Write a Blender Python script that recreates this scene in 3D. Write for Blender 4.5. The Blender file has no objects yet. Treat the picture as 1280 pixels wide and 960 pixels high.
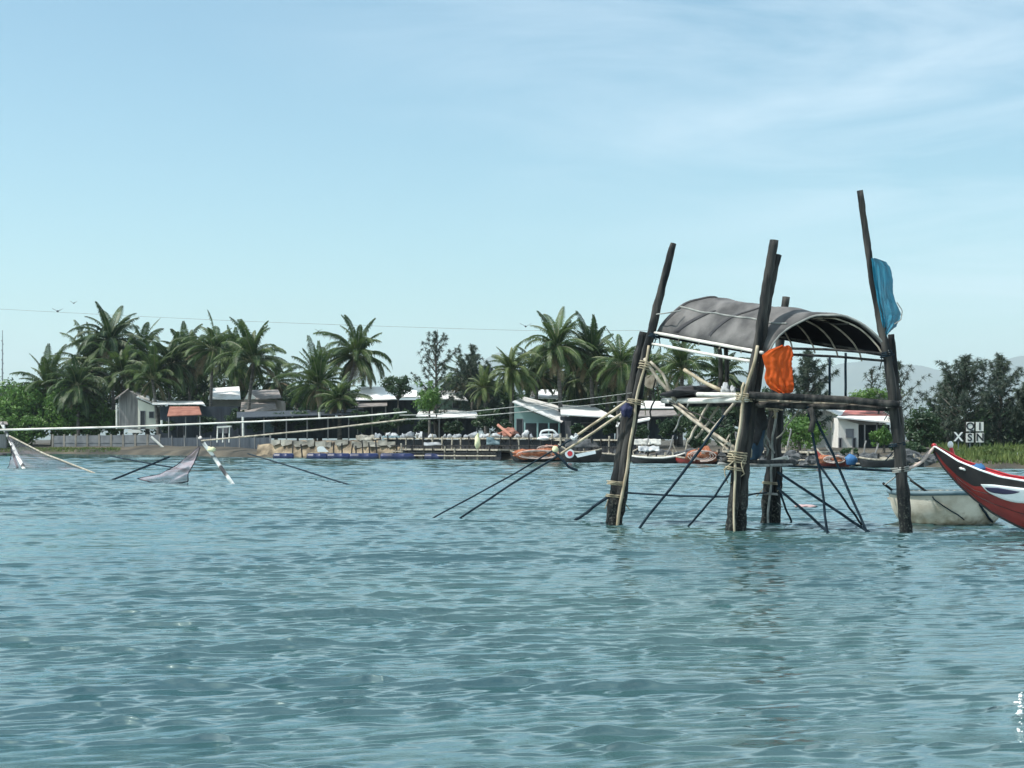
import bpy, math, random
import numpy as np
from mathutils import Vector, Matrix, noise

random.seed(11)
rng = np.random.default_rng(5)
scene = bpy.context.scene
COL = scene.collection
R = math.radians
H, F, CX, HY = 1.38, 2000.0, 640.0, 549.5      # eye height (m), focal length (px at 1280 wide), centre column, horizon row

# ------------------------------------------------------------------ projection helpers (photo pixel + distance -> world metres)
def P(px, py, Y):
    return Vector(((px - CX) / F * Y, Y, H - (py - HY) / F * Y))
def G(px, Y, z=0.0):
    return Vector(((px - CX) / F * Y, Y, z))
def WL(px, py, z=0.0):
    Y = F * H / (py - HY)
    return G(px, Y, z)
SHORE = [(-900, 200), (-300, 170), (0, 156), (150, 146), (300, 126), (500, 118), (700, 104), (850, 93), (1000, 85), (1150, 80), (1300, 75), (1700, 64), (2600, 50)]
def shoreY(px):
    if px <= SHORE[0][0]: return SHORE[0][1]
    for (a, ya), (b, yb) in zip(SHORE, SHORE[1:]):
        if px <= b:
            t = (px - a) / (b - a)
            return ya + (yb - ya) * t
    return SHORE[-1][1]
def bankz(px, Y):
    d = Y - shoreY(px)
    if d < 0: return max(-1.5, d * 0.25)
    return 0.42 * min(1, d / 1.6) + 0.45 * min(1, max(0, d - 1.6) / 9)

# ------------------------------------------------------------------ materials
def mat(name, c1, c2=None, scale=4.0, rough=0.8, bump=0.0, bscale=None, stretch=(1, 1, 1), metallic=0.0, spec=0.5, contrast=(0.35, 0.65), detail=6.0, sub=None):
    m = bpy.data.materials.new(name); m.use_nodes = True
    nt = m.node_tree; b = nt.nodes['Principled BSDF']
    b.inputs['Roughness'].default_value = rough
    b.inputs['Metallic'].default_value = metallic
    b.inputs['Specular IOR Level'].default_value = spec
    c1 = tuple(c1) + (1,)
    b.inputs['Base Color'].default_value = c1
    if c2 is not None or bump:
        tc = nt.nodes.new('ShaderNodeTexCoord'); mp = nt.nodes.new('ShaderNodeMapping')
        mp.inputs['Scale'].default_value = stretch
        nt.links.new(tc.outputs['Object'], mp.inputs['Vector'])
        n = nt.nodes.new('ShaderNodeTexNoise'); n.inputs['Scale'].default_value = scale; n.inputs['Detail'].default_value = detail
        nt.links.new(mp.outputs['Vector'], n.inputs['Vector'])
        if c2 is not None:
            r = nt.nodes.new('ShaderNodeValToRGB')
            r.color_ramp.elements[0].position = contrast[0]; r.color_ramp.elements[0].color = c1
            r.color_ramp.elements[1].position = contrast[1]; r.color_ramp.elements[1].color = tuple(c2) + (1,)
            nt.links.new(n.outputs['Fac'], r.inputs['Fac']); nt.links.new(r.outputs['Color'], b.inputs['Base Color'])
        if bump:
            n2 = nt.nodes.new('ShaderNodeTexNoise'); n2.inputs['Scale'].default_value = bscale or scale * 3; n2.inputs['Detail'].default_value = 5
            nt.links.new(mp.outputs['Vector'], n2.inputs['Vector'])
            bp = nt.nodes.new('ShaderNodeBump'); bp.inputs['Strength'].default_value = 0.8; bp.inputs['Distance'].default_value = bump
            nt.links.new(n2.outputs['Fac'], bp.inputs['Height']); nt.links.new(bp.outputs['Normal'], b.inputs['Normal'])
    return m

def add_band(m, lo, hi, k1, k2, sc=34):
    """growth and grime up to a ragged tide mark (heights above the water)"""
    nt = m.node_tree; b = nt.nodes['Principled BSDF']
    src = b.inputs['Base Color'].links[0].from_socket
    g = nt.nodes.new('ShaderNodeNewGeometry'); sp = nt.nodes.new('ShaderNodeSeparateXYZ'); nt.links.new(g.outputs['Position'], sp.inputs['Vector'])
    n = nt.nodes.new('ShaderNodeTexNoise'); n.inputs['Scale'].default_value = 9; n.inputs['Detail'].default_value = 4
    nt.links.new(g.outputs['Position'], n.inputs['Vector'])
    ad = nt.nodes.new('ShaderNodeMath'); ad.operation = 'MULTIPLY_ADD'; ad.inputs[1].default_value = 0.5
    nt.links.new(n.outputs['Fac'], ad.inputs[0]); nt.links.new(sp.outputs['Z'], ad.inputs[2])
    mr = nt.nodes.new('ShaderNodeMapRange'); mr.inputs['From Min'].default_value = lo; mr.inputs['From Max'].default_value = hi
    mr.inputs['To Min'].default_value = 1; mr.inputs['To Max'].default_value = 0
    nt.links.new(ad.outputs[0], mr.inputs['Value'])
    n2 = nt.nodes.new('ShaderNodeTexNoise'); n2.inputs['Scale'].default_value = sc; nt.links.new(g.outputs['Position'], n2.inputs['Vector'])
    r2 = nt.nodes.new('ShaderNodeValToRGB'); r2.color_ramp.elements[0].position = .52; r2.color_ramp.elements[0].color = k1
    r2.color_ramp.elements[1].position = .72; r2.color_ramp.elements[1].color = k2
    nt.links.new(n2.outputs['Fac'], r2.inputs['Fac'])
    mx = nt.nodes.new('ShaderNodeMixRGB'); nt.links.new(mr.outputs['Result'], mx.inputs['Fac']); nt.links.new(src, mx.inputs['Color1']); nt.links.new(r2.outputs['Color'], mx.inputs['Color2'])
    nt.links.new(mx.outputs['Color'], b.inputs['Base Color'])
    return m

def polemat(name, c1, c2):
    """weathered pole: vertical grain, cracks, and a dark weedy band up to the tide mark"""
    m = mat(name, c1, c2, 7, 0.85, 0.03, 18, (1, 1, 0.14), contrast=(0.40, 0.66), spec=0.3)
    return add_band(m, 0.55, 0.95, (.006, .008, .009, 1), (.10, .105, .09, 1))

def leafmat(name, c1, c2, scale=0.8, trans=0.35, rough=0.5):
    m = bpy.data.materials.new(name); m.use_nodes = True
    nt = m.node_tree; b = nt.nodes['Principled BSDF']; out = nt.nodes['Material Output']
    b.inputs['Roughness'].default_value = rough
    b.inputs['Specular IOR Level'].default_value = 0.4
    tc = nt.nodes.new('ShaderNodeTexCoord')
    n = nt.nodes.new('ShaderNodeTexNoise'); n.inputs['Scale'].default_value = scale; n.inputs['Detail'].default_value = 4
    nt.links.new(tc.outputs['Object'], n.inputs['Vector'])
    r = nt.nodes.new('ShaderNodeValToRGB')
    r.color_ramp.elements[0].position = 0.35; r.color_ramp.elements[0].color = tuple(c1) + (1,)
    r.color_ramp.elements[1].position = 0.68; r.color_ramp.elements[1].color = tuple(c2) + (1,)
    nt.links.new(n.outputs['Fac'], r.inputs['Fac']); nt.links.new(r.outputs['Color'], b.inputs['Base Color'])
    t = nt.nodes.new('ShaderNodeBsdfTranslucent'); nt.links.new(r.outputs['Color'], t.inputs['Color'])
    mx = nt.nodes.new('ShaderNodeMixShader'); mx.inputs['Fac'].default_value = trans
    nt.links.new(b.outputs['BSDF'], mx.inputs[1]); nt.links.new(t.outputs['BSDF'], mx.inputs[2])
    nt.links.new(mx.outputs['Shader'], out.inputs['Surface'])
    return m

def netmat(name, c, fac):
    m = bpy.data.materials.new(name); m.use_nodes = True
    nt = m.node_tree; b = nt.nodes['Principled BSDF']; out = nt.nodes['Material Output']
    b.inputs['Base Color'].default_value = tuple(c) + (1,); b.inputs['Roughness'].default_value = 0.9
    t = nt.nodes.new('ShaderNodeBsdfTransparent')
    tc = nt.nodes.new('ShaderNodeTexCoord')
    n = nt.nodes.new('ShaderNodeTexNoise'); n.inputs['Scale'].default_value = 1.6; n.inputs['Detail'].default_value = 3
    nt.links.new(tc.outputs['Object'], n.inputs['Vector'])
    mr = nt.nodes.new('ShaderNodeMapRange'); mr.inputs['From Min'].default_value = 0.3; mr.inputs['From Max'].default_value = 0.7
    mr.inputs['To Min'].default_value = fac - 0.12; mr.inputs['To Max'].default_value = fac + 0.12
    nt.links.new(n.outputs['Fac'], mr.inputs['Value'])
    mx = nt.nodes.new('ShaderNodeMixShader'); nt.links.new(mr.outputs['Result'], mx.inputs['Fac'])
    nt.links.new(t.outputs['BSDF'], mx.inputs[1]); nt.links.new(b.outputs['BSDF'], mx.inputs[2])
    nt.links.new(mx.outputs['Shader'], out.inputs['Surface'])
    return m

M = dict(
    darkwood=polemat('wet_dark_wood', (0.007, 0.008, 0.010), (0.045, 0.043, 0.040)),
    postwood=polemat('weathered_post_wood', (0.008, 0.010, 0.012), (0.080, 0.075, 0.068)),
    bamboo=mat('pale_bamboo', (0.26, 0.205, 0.13), (0.55, 0.47, 0.34), 7, 0.55, 0.004, 30, (1, 1, 0.3)),
    oldbamboo=mat('grey_bamboo', (0.20, 0.17, 0.13), (0.46, 0.41, 0.33), 7, 0.65, 0.004, 30),
    whitepole=mat('bleached_pole', (0.55, 0.53, 0.48), (0.82, 0.8, 0.74), 2.5, 0.55),
    mixedpole=mat('peeling_pole', (0.05, 0.05, 0.055), (0.8, 0.78, 0.74), 2.2, 0.6, contrast=(0.44, 0.52), detail=2),
    plank=mat('bleached_plank', (0.5, 0.47, 0.42), (0.8, 0.77, 0.72), 5, 0.7, 0.004, 25, (0.3, 1, 1)),
    rope=mat('old_rope', (0.22, 0.185, 0.125), (0.42, 0.36, 0.25), 9, 0.9),
    yrope=mat('yellowed_rope', (0.50, 0.42, 0.24), (0.75, 0.66, 0.44), 9, 0.9),
    darkrope=mat('blue_black_rope', (0.010, 0.020, 0.030), (0.024, 0.040, 0.055), 9, 0.95, spec=0.1),
    greyrope=mat('grey_line', (0.16, 0.17, 0.165), (0.34, 0.34, 0.32), 6, 0.85),
    pinkrope=mat('faded_pink_rope', (0.42, 0.32, 0.28), (0.62, 0.5, 0.45), 9, 0.9),
    tarp=mat('grey_canopy_mat', (0.055, 0.054, 0.056), (0.165, 0.158, 0.155), 2.6, 0.85, 0.012, 9),
    strap=mat('black_strap', (0.012, 0.012, 0.016), (0.03, 0.03, 0.035), 8, 0.7),
    orange=leafmat('orange_cloth', (0.56, 0.075, 0.010), (0.74, 0.125, 0.016), 3, 0.3, 0.8),
    navy=mat('navy_cloth', (0.010, 0.012, 0.045), (0.02, 0.025, 0.08), 6, 0.8),
    hullred=add_band(mat('red_hull_paint', (0.15, 0.012, 0.011), (0.29, 0.026, 0.02), 2.5, 0.5, 0.003, 14, (.35, 1, 1.6)), 0.22, 0.42, (.05, .018, .014, 1), (.16, .07, .05, 1), 12),
    brightred=mat('bright_red_paint', (0.45, 0.02, 0.03), (0.55, 0.035, 0.045), 3, 0.45),
    hullblack=mat('black_hull_paint', (0.009, 0.008, 0.01), (0.02, 0.018, 0.02), 4, 0.5),
    white=mat('white_paint', (0.72, 0.72, 0.7), (0.82, 0.82, 0.8), 4, 0.5),
    eyewhite=mat('eye_white_paint', (0.62, 0.68, 0.7), (0.74, 0.78, 0.8), 4, 0.5),
    eyedark=mat('eye_navy_paint', (0.012, 0.014, 0.05), (0.02, 0.022, 0.07), 4, 0.5),
    coracle=add_band(mat('tarred_basketwork', (0.40, 0.35, 0.26), (0.68, 0.64, 0.54), 4, 0.75, 0.006, 40, contrast=(0.25, 0.6)), 0.18, 0.42, (.20, .15, .09, 1), (.34, .28, .18, 1), 7),
    rimblue=mat('blue_grey_rim', (0.07, 0.13, 0.16), (0.12, 0.19, 0.22), 5, 0.6),
    bluecloth=mat('blue_cloth', (0.02, 0.10, 0.25), (0.04, 0.16, 0.36), 6, 0.7),
    bluedrum=mat('blue_plastic', (0.004, 0.009, 0.045), (0.008, 0.018, 0.085), 2, 0.4),
    drumcap=mat('dark_drum_lid', (0.02, 0.025, 0.05), (0.03, 0.035, 0.07), 2, 0.5),
    orangenet=mat('orange_net', (0.20, 0.055, 0.025), (0.40, 0.15, 0.075), 6, 0.95, 0.06, 9),
    sack=mat('white_sack', (0.28, 0.30, 0.33), (0.58, 0.59, 0.59), 3, 0.85, 0.02, 8),
    greysack=mat('grey_sack', (0.20, 0.22, 0.25), (0.36, 0.38, 0.40), 3, 0.85, 0.02, 8),
    yellowsack=mat('pale_yellow_sack', (0.55, 0.55, 0.33), (0.68, 0.67, 0.44), 3, 0.85),
    whiteroof=mat('white_sheet_roof', (0.50, 0.46, 0.41), (0.82, 0.81, 0.79), 0.9, 0.55, contrast=(0.25, 0.5)),
    redroof=mat('red_sheet_roof', (0.42, 0.10, 0.085), (0.58, 0.22, 0.19), 0.8, 0.6),
    rustroof=mat('rusty_tile_roof', (0.20, 0.075, 0.05), (0.34, 0.15, 0.11), 1.5, 0.85),
    greyroof=mat('grey_tile_roof', (0.15, 0.13, 0.125), (0.28, 0.25, 0.23), 2.0, 0.85, 0.03, 5),
    tanwall=mat('tan_plaster', (0.22, 0.20, 0.17), (0.34, 0.30, 0.26), 0.8, 0.9),
    whitewall=mat('white_plaster', (0.58, 0.55, 0.51), (0.76, 0.74, 0.70), 0.7, 0.9, contrast=(0.3, 0.62)),
    creamwall=mat('cream_plaster', (0.58, 0.57, 0.48), (0.72, 0.70, 0.60), 0.9, 0.9),
    greenwall=mat('pale_green_plaster', (0.20, 0.34, 0.33), (0.30, 0.44, 0.42), 0.7, 0.9),
    mosswall=mat('grey_green_plaster', (0.12, 0.19, 0.15), (0.18, 0.26, 0.20), 0.7, 0.9),
    darkwall=mat('dark_blue_boards', (0.018, 0.026, 0.04), (0.045, 0.058, 0.075), 1.3, 0.85, stretch=(3, 3, 0.3)),
    greyboard=mat('grey_boards', (0.13, 0.13, 0.135), (0.30, 0.29, 0.28), 1.4, 0.9, stretch=(3, 3, 0.25)),
    fence=mat('grey_block_wall', (0.085, 0.095, 0.11), (0.17, 0.18, 0.19), 0.9, 0.9),
    opening=mat('dark_opening', (0.012, 0.014, 0.02), (0.025, 0.028, 0.035), 2, 0.6),
    frame=mat('window_frame', (0.20, 0.20, 0.22), None, 1, 0.6),
    bankearth=mat('sandy_earth', (0.06, 0.046, 0.032), (0.33, 0.26, 0.175), 1.1, 0.95, 0.1, 2.5),
    concrete=mat('pale_concrete', (0.17, 0.155, 0.13), (0.46, 0.43, 0.37), 1.2, 0.9, 0.04, 4),
    rock=mat('dark_rock', (0.025, 0.03, 0.036), (0.12, 0.125, 0.13), 2.2, 0.9, 0.06, 5),
    paletarp=mat('pale_tarp', (0.38, 0.38, 0.36), (0.62, 0.61, 0.57), 1.2, 0.8, 0.05, 3),
    bark=mat('grey_bark', (0.06, 0.052, 0.045), (0.17, 0.15, 0.13), 5, 0.9, 0.02, 12, (1, 1, 0.35)),
    palmbark=mat('palm_bark', (0.055, 0.05, 0.047), (0.17, 0.155, 0.14), 3, 0.9, 0.03, 6, (0.4, 0.4, 3)),
    steel=mat('grey_steel', (0.18, 0.20, 0.22), None, 1, 0.6),
    bird=mat('dark_feathers', (0.05, 0.055, 0.06), None, 1, 0.8),
    foam=mat('white_foam', (0.75, 0.78, 0.78), (0.85, 0.87, 0.87), 8, 0.6),
    pinkfloat=mat('faded_pink_plastic', (0.40, 0.26, 0.26), (0.5, 0.35, 0.33), 6, 0.7),
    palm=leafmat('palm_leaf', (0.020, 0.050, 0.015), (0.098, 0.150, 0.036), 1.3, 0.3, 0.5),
    palmdark=leafmat('dark_palm_leaf', (0.014, 0.038, 0.014), (0.070, 0.118, 0.034), 1.2, 0.25, 0.5),  # darker leaf tint, for variety between palms
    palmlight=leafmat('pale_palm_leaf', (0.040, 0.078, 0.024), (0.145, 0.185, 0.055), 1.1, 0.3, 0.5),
    palmdry=leafmat('dry_palm_leaf', (0.14, 0.11, 0.06), (0.27, 0.22, 0.13), 0.9, 0.2, 0.6),
    rachis=mat('palm_rib', (0.13, 0.145, 0.07), (0.2, 0.2, 0.11), 1, 0.5),
    casu=leafmat('casuarina_needles', (0.022, 0.042, 0.030), (0.060, 0.088, 0.055), 1.0, 0.25, 0.6),
    broad=leafmat('dark_leaves', (0.020, 0.048, 0.022), (0.060, 0.110, 0.040), 0.8, 0.3, 0.45),
    bright=leafmat('bright_leaves', (0.06, 0.14, 0.028), (0.15, 0.27, 0.06), 0.9, 0.35, 0.45),
    weed=leafmat('yellow_green_weeds', (0.07, 0.12, 0.03), (0.19, 0.23, 0.07), 0.7, 0.35, 0.6),
    bluenet=netmat('blue_net', (0.015, 0.19, 0.30), 0.78),
    brownnet=netmat('brown_net', (0.40, 0.32, 0.36), 0.50),
    palenet=netmat('thin_net', (0.34, 0.29, 0.33), 0.42),
    blacknet=netmat('black_net', (0.025, 0.028, 0.035), 0.9),
)

# ------------------------------------------------------------------ mesh builder
class MB:
    def __init__(s): s.v, s.f = [], []
    def add(s, vs, fs):
        o = len(s.v); s.v += [tuple(p) for p in vs]; s.f += [tuple(i + o for i in f) for f in fs]; return s
    def box(s, a, b):
        x0, y0, z0 = a; x1, y1, z1 = b
        return s.add([(x0, y0, z0), (x1, y0, z0), (x1, y1, z0), (x0, y1, z0), (x0, y0, z1), (x1, y0, z1), (x1, y1, z1), (x0, y1, z1)],
              [(0, 3, 2, 1), (4, 5, 6, 7), (0, 1, 5, 4), (1, 2, 6, 5), (2, 3, 7, 6), (3, 0, 4, 7)])
    def prism(s, front, vec):
        n = len(front); vec = Vector(vec)
        vs = [Vector(p) for p in front] + [Vector(p) + vec for p in front]
        fs = [tuple(range(n)), tuple(range(2 * n - 1, n - 1, -1))] + [(i, i + n, (i + 1) % n + n, (i + 1) % n) for i in range(n)]
        return s.add(vs, fs)
    def slab(s, q, t):
        q = [Vector(p) for p in q]
        n = (q[1] - q[0]).cross(q[3] - q[0]).normalized()
        return s.prism(q, n * t)
    def tube(s, pts, rad, n=8, wob=0.0, cap=True):
        pts = [Vector(p) for p in pts]; m = len(pts)
        if not hasattr(rad, '__len__'): rad = [rad] * m
        up = Vector((0, 0, 1)); vs = []; fs = []
        t0 = (pts[-1] - pts[0]).normalized()
        ref = Vector((1, 0, 0)) if abs(t0.z) > 0.7 else up
        for i, p in enumerate(pts):
            t = (pts[min(i + 1, m - 1)] - pts[max(i - 1, 0)]).normalized()
            a = (ref - t * ref.dot(t)).normalized(); b = t.cross(a)
            for k in range(n):
                an = 2 * math.pi * k / n
                r = rad[i] * (1 + wob * (noise.noise((p * 6) + Vector((math.cos(an) * 2, math.sin(an) * 2, 0)))))
                vs.append(p + (a * math.cos(an) + b * math.sin(an)) * r)
        for i in range(m - 1):
            for k in range(n):
                fs.append((i * n + k, i * n + (k + 1) % n, (i + 1) * n + (k + 1) % n, (i + 1) * n + k))
        if cap: fs += [tuple(range(n - 1, -1, -1)), tuple(range((m - 1) * n, m * n))]
        return s.add(vs, fs)
    def lathe(s, prof, c, n=32, sx=1, sy=1):
        vs = []; fs = []
        for r, z in prof:
            for k in range(n):
                a = 2 * math.pi * k / n
                vs.append((c[0] + r * sx * math.cos(a), c[1] + r * sy * math.sin(a), c[2] + z))
        for i in range(len(prof) - 1):
            for k in range(n):
                fs.append((i * n + k, i * n + (k + 1) % n, (i + 1) * n + (k + 1) % n, (i + 1) * n + k))
        return s.add(vs, fs)
    def blob(s, c, rx, ry, rz, seed=0, amp=0.25, nu=12, nv=8):
        vs = []; fs = []
        for j in range(nv + 1):
            th = math.pi * j / nv
            for i in range(nu):
                ph = 2 * math.pi * i / nu
                d = Vector((math.sin(th) * math.cos(ph), math.sin(th) * math.sin(ph), math.cos(th)))
                k = 1 + amp * noise.noise(d * 1.7 + Vector((seed * 3.1, seed * 1.7, 0))) * 1.6 + amp * 0.5 * noise.noise(d * 4 + Vector((seed, 0, 5)))
                vs.append((c[0] + d.x * rx * k, c[1] + d.y * ry * k, c[2] + d.z * rz * k))
        for j in range(nv):
            for i in range(nu):
                fs.append((j * nu + i, j * nu + (i + 1) % nu, (j + 1) * nu + (i + 1) % nu, (j + 1) * nu + i))
        return s.add(vs, fs)
    def build(s, name, m, parent=None, origin=None, smooth=False):
        o0 = Vector(origin) if origin is not None else (parent['_w'] and Vector(parent['_w']) if parent is not None and '_w' in parent else Vector((0, 0, 0)))
        me = bpy.data.meshes.new(name)
        me.from_pydata([(x - o0.x, y - o0.y, z - o0.z) for x, y, z in s.v], [], s.f)
        me.update()
        if smooth: me.polygons.foreach_set('use_smooth', [True] * len(me.polygons))
        me.materials.append(m)
        ob = bpy.data.objects.new(name, me); COL.objects.link(ob)
        if parent is not None:
            ob.parent = parent; ob['_w'] = tuple(o0)
        else:
            ob.location = o0
        return ob

def tag(o, label=None, cat=None, group=None, kind=None):
    if label: o['label'] = label
    if cat: o['category'] = cat
    if group: o['group'] = group
    if kind: o['kind'] = kind
    return o
def thing(name, label, cat, loc, group=None):
    o = bpy.data.objects.new(name, None); COL.objects.link(o)
    o.empty_display_size = 0.2
    o.location = loc; o['_w'] = tuple(loc)
    return tag(o, label, cat, group)
def solo(mb, name, m, label, cat, origin, group=None, smooth=False):
    return tag(mb.build(name, m, None, origin, smooth), label, cat, group)
def solidify(o, t, off=-1):
    md = o.modifiers.new('thick', 'SOLIDIFY'); md.thickness = t; md.offset = off; return o
def lerp(a, b, t): return a + (b - a) * t
def path(pts, n, sag=0.0, jit=0.0, seed=0):
    """resampled polyline with sag and a little irregularity"""
    pts = [Vector(p) for p in pts]; L = [0]
    for a, b in zip(pts, pts[1:]): L.append(L[-1] + (b - a).length)
    out = []
    for i in range(n + 1):
        d = L[-1] * i / n; k = 0
        while k < len(pts) - 2 and d > L[k + 1]: k += 1
        t = (d - L[k]) / max(1e-6, L[k + 1] - L[k])
        p = lerp(pts[k], pts[k + 1], t)
        u = i / n
        p = p + Vector((0, 0, -sag * 4 * u * (1 - u)))
        if jit: p = p + Vector((noise.noise(Vector((u * 5, seed * 7.3, 0))), noise.noise(Vector((u * 5, seed * 7.3, 9))), 0)) * jit
        out.append(p)
    return out

# ------------------------------------------------------------------ world, sun, camera
SUN_EL, SUN_AZ = R(57), R(106)            # azimuth counted from straight ahead (+Y) towards the left (-X)
w = bpy.data.worlds.new('World'); scene.world = w; w.use_nodes = True
nt = w.node_tree; bg = nt.nodes['Background']
sky = nt.nodes.new('ShaderNodeTexSky'); sky.sky_type = 'NISHITA'; sky.sun_disc = False
sky.sun_elevation = SUN_EL; sky.sun_rotation = -SUN_AZ
sky.air_density = 1.0; sky.dust_density = 1.0; sky.ozone_density = 1.6; sky.altitude = 0
tc = nt.nodes.new('ShaderNodeTexCoord')
# thin cirrus: streaked noise over the sky directions, thicker high up and to the right
mp = nt.nodes.new('ShaderNodeMapping'); mp.inputs['Rotation'].default_value = (0, R(-17), 0); mp.inputs['Scale'].default_value = (2.2, 2.2, 11.0)
nt.links.new(tc.outputs['Generated'], mp.inputs['Vector'])
n1 = nt.nodes.new('ShaderNodeTexNoise'); n1.inputs['Scale'].default_value = 1.9; n1.inputs['Detail'].default_value = 7; n1.inputs['Roughness'].default_value = 0.58; n1.inputs['Distortion'].default_value = 0.6
nt.links.new(mp.outputs['Vector'], n1.inputs['Vector'])
cr = nt.nodes.new('ShaderNodeValToRGB'); cr.color_ramp.elements[0].position = 0.40; cr.color_ramp.elements[1].position = 0.72
nt.links.new(n1.outputs['Fac'], cr.inputs['Fac'])
sx = nt.nodes.new('ShaderNodeSeparateXYZ'); nt.links.new(tc.outputs['Generated'], sx.inputs['Vector'])
ax = nt.nodes.new('ShaderNodeMath'); ax.operation = 'MULTIPLY_ADD'; ax.inputs[1].default_value = 2.6; ax.inputs[2].default_value = 0.0
nt.links.new(sx.outputs['X'], ax.inputs[0])
az = nt.nodes.new('ShaderNodeMath'); az.operation = 'MULTIPLY_ADD'; az.inputs[1].default_value = 3.4; az.inputs[2].default_value = -0.32
nt.links.new(sx.outputs['Z'], az.inputs[0])
ad = nt.nodes.new('ShaderNodeMath'); ad.operation = 'ADD'; ad.use_clamp = True
nt.links.new(ax.outputs[0], ad.inputs[0]); nt.links.new(az.outputs[0], ad.inputs[1])
ml = nt.nodes.new('ShaderNodeMath'); ml.operation = 'MULTIPLY'
nt.links.new(cr.outputs['Color'], ml.inputs[0]); nt.links.new(ad.outputs[0], ml.inputs[1])
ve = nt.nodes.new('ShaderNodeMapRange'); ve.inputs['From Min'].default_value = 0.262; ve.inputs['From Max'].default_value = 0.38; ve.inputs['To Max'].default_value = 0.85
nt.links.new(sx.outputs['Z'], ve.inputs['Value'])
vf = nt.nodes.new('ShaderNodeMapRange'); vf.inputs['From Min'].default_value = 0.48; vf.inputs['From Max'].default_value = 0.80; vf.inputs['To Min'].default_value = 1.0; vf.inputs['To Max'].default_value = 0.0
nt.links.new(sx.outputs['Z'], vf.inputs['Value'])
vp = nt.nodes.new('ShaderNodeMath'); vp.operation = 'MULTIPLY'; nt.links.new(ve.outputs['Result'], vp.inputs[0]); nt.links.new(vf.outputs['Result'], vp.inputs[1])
deck = nt.nodes.new('ShaderNodeMixRGB'); deck.inputs['Color2'].default_value = (8.6, 10.3, 11.0, 1)   # bright cloud band added above the picture to brighten the water's reflections
ml2 = nt.nodes.new('ShaderNodeMath'); ml2.operation = 'MULTIPLY'; ml2.inputs[1].default_value = 0.52
nt.links.new(ml.outputs[0], ml2.inputs[0])
mix = nt.nodes.new('ShaderNodeMixRGB'); mix.inputs['Color2'].default_value = (6.5, 7.5, 8.2, 1)
tint = nt.nodes.new('ShaderNodeMixRGB'); tint.blend_type = 'MULTIPLY'; tint.inputs['Fac'].default_value = 1.0; tint.inputs['Color2'].default_value = (0.90, 1.165, 1.07, 1)
nt.links.new(sky.outputs['Color'], tint.inputs['Color1'])
nt.links.new(ml2.outputs[0], mix.inputs['Fac']); nt.links.new(tint.outputs['Color'], mix.inputs['Color1'])
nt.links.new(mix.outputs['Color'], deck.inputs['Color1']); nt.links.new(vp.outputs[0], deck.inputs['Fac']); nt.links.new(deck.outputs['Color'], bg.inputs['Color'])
bg.inputs['Strength'].default_value = 0.12

sl = bpy.data.lights.new('sun', 'SUN'); sl.energy = 4.2; sl.angle = R(0.6); sl.color = (1.0, 0.955, 0.88)
so = bpy.data.objects.new('sun', sl); COL.objects.link(so)
tosun = Vector((-math.sin(SUN_AZ) * math.cos(SUN_EL), math.cos(SUN_AZ) * math.cos(SUN_EL), math.sin(SUN_EL)))
so.rotation_euler = tosun.to_track_quat('Z', 'Y').to_euler(); so.location = (-30, 10, 60)

cam = bpy.data.cameras.new('camera'); co = bpy.data.objects.new('camera', cam); COL.objects.link(co)
co.location = (0, 0, H); co.rotation_euler = (R(90), 0, 0)
cam.sensor_width = 36; cam.lens = 36 * F / 1280; cam.shift_y = (HY - 480) / 1280
cam.clip_start = 0.1; cam.clip_end = 20000
scene.camera = co
vs = scene.view_settings; vs.view_transform = 'Standard'; vs.look = 'None'; vs.gamma = 1; vs.exposure = 0.33
scene.render.engine = 'CYCLES'
cy = scene.cycles
cy.use_denoising = True; cy.max_bounces = 8; cy.diffuse_bounces = 3; cy.glossy_bounces = 3; cy.transparent_max_bounces = 12
cy.volume_bounces = 1; cy.sample_clamp_direct = 2.0; cy.sample_clamp_indirect = 6; cy.use_adaptive_sampling = True; cy.adaptive_threshold = 0.02

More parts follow.
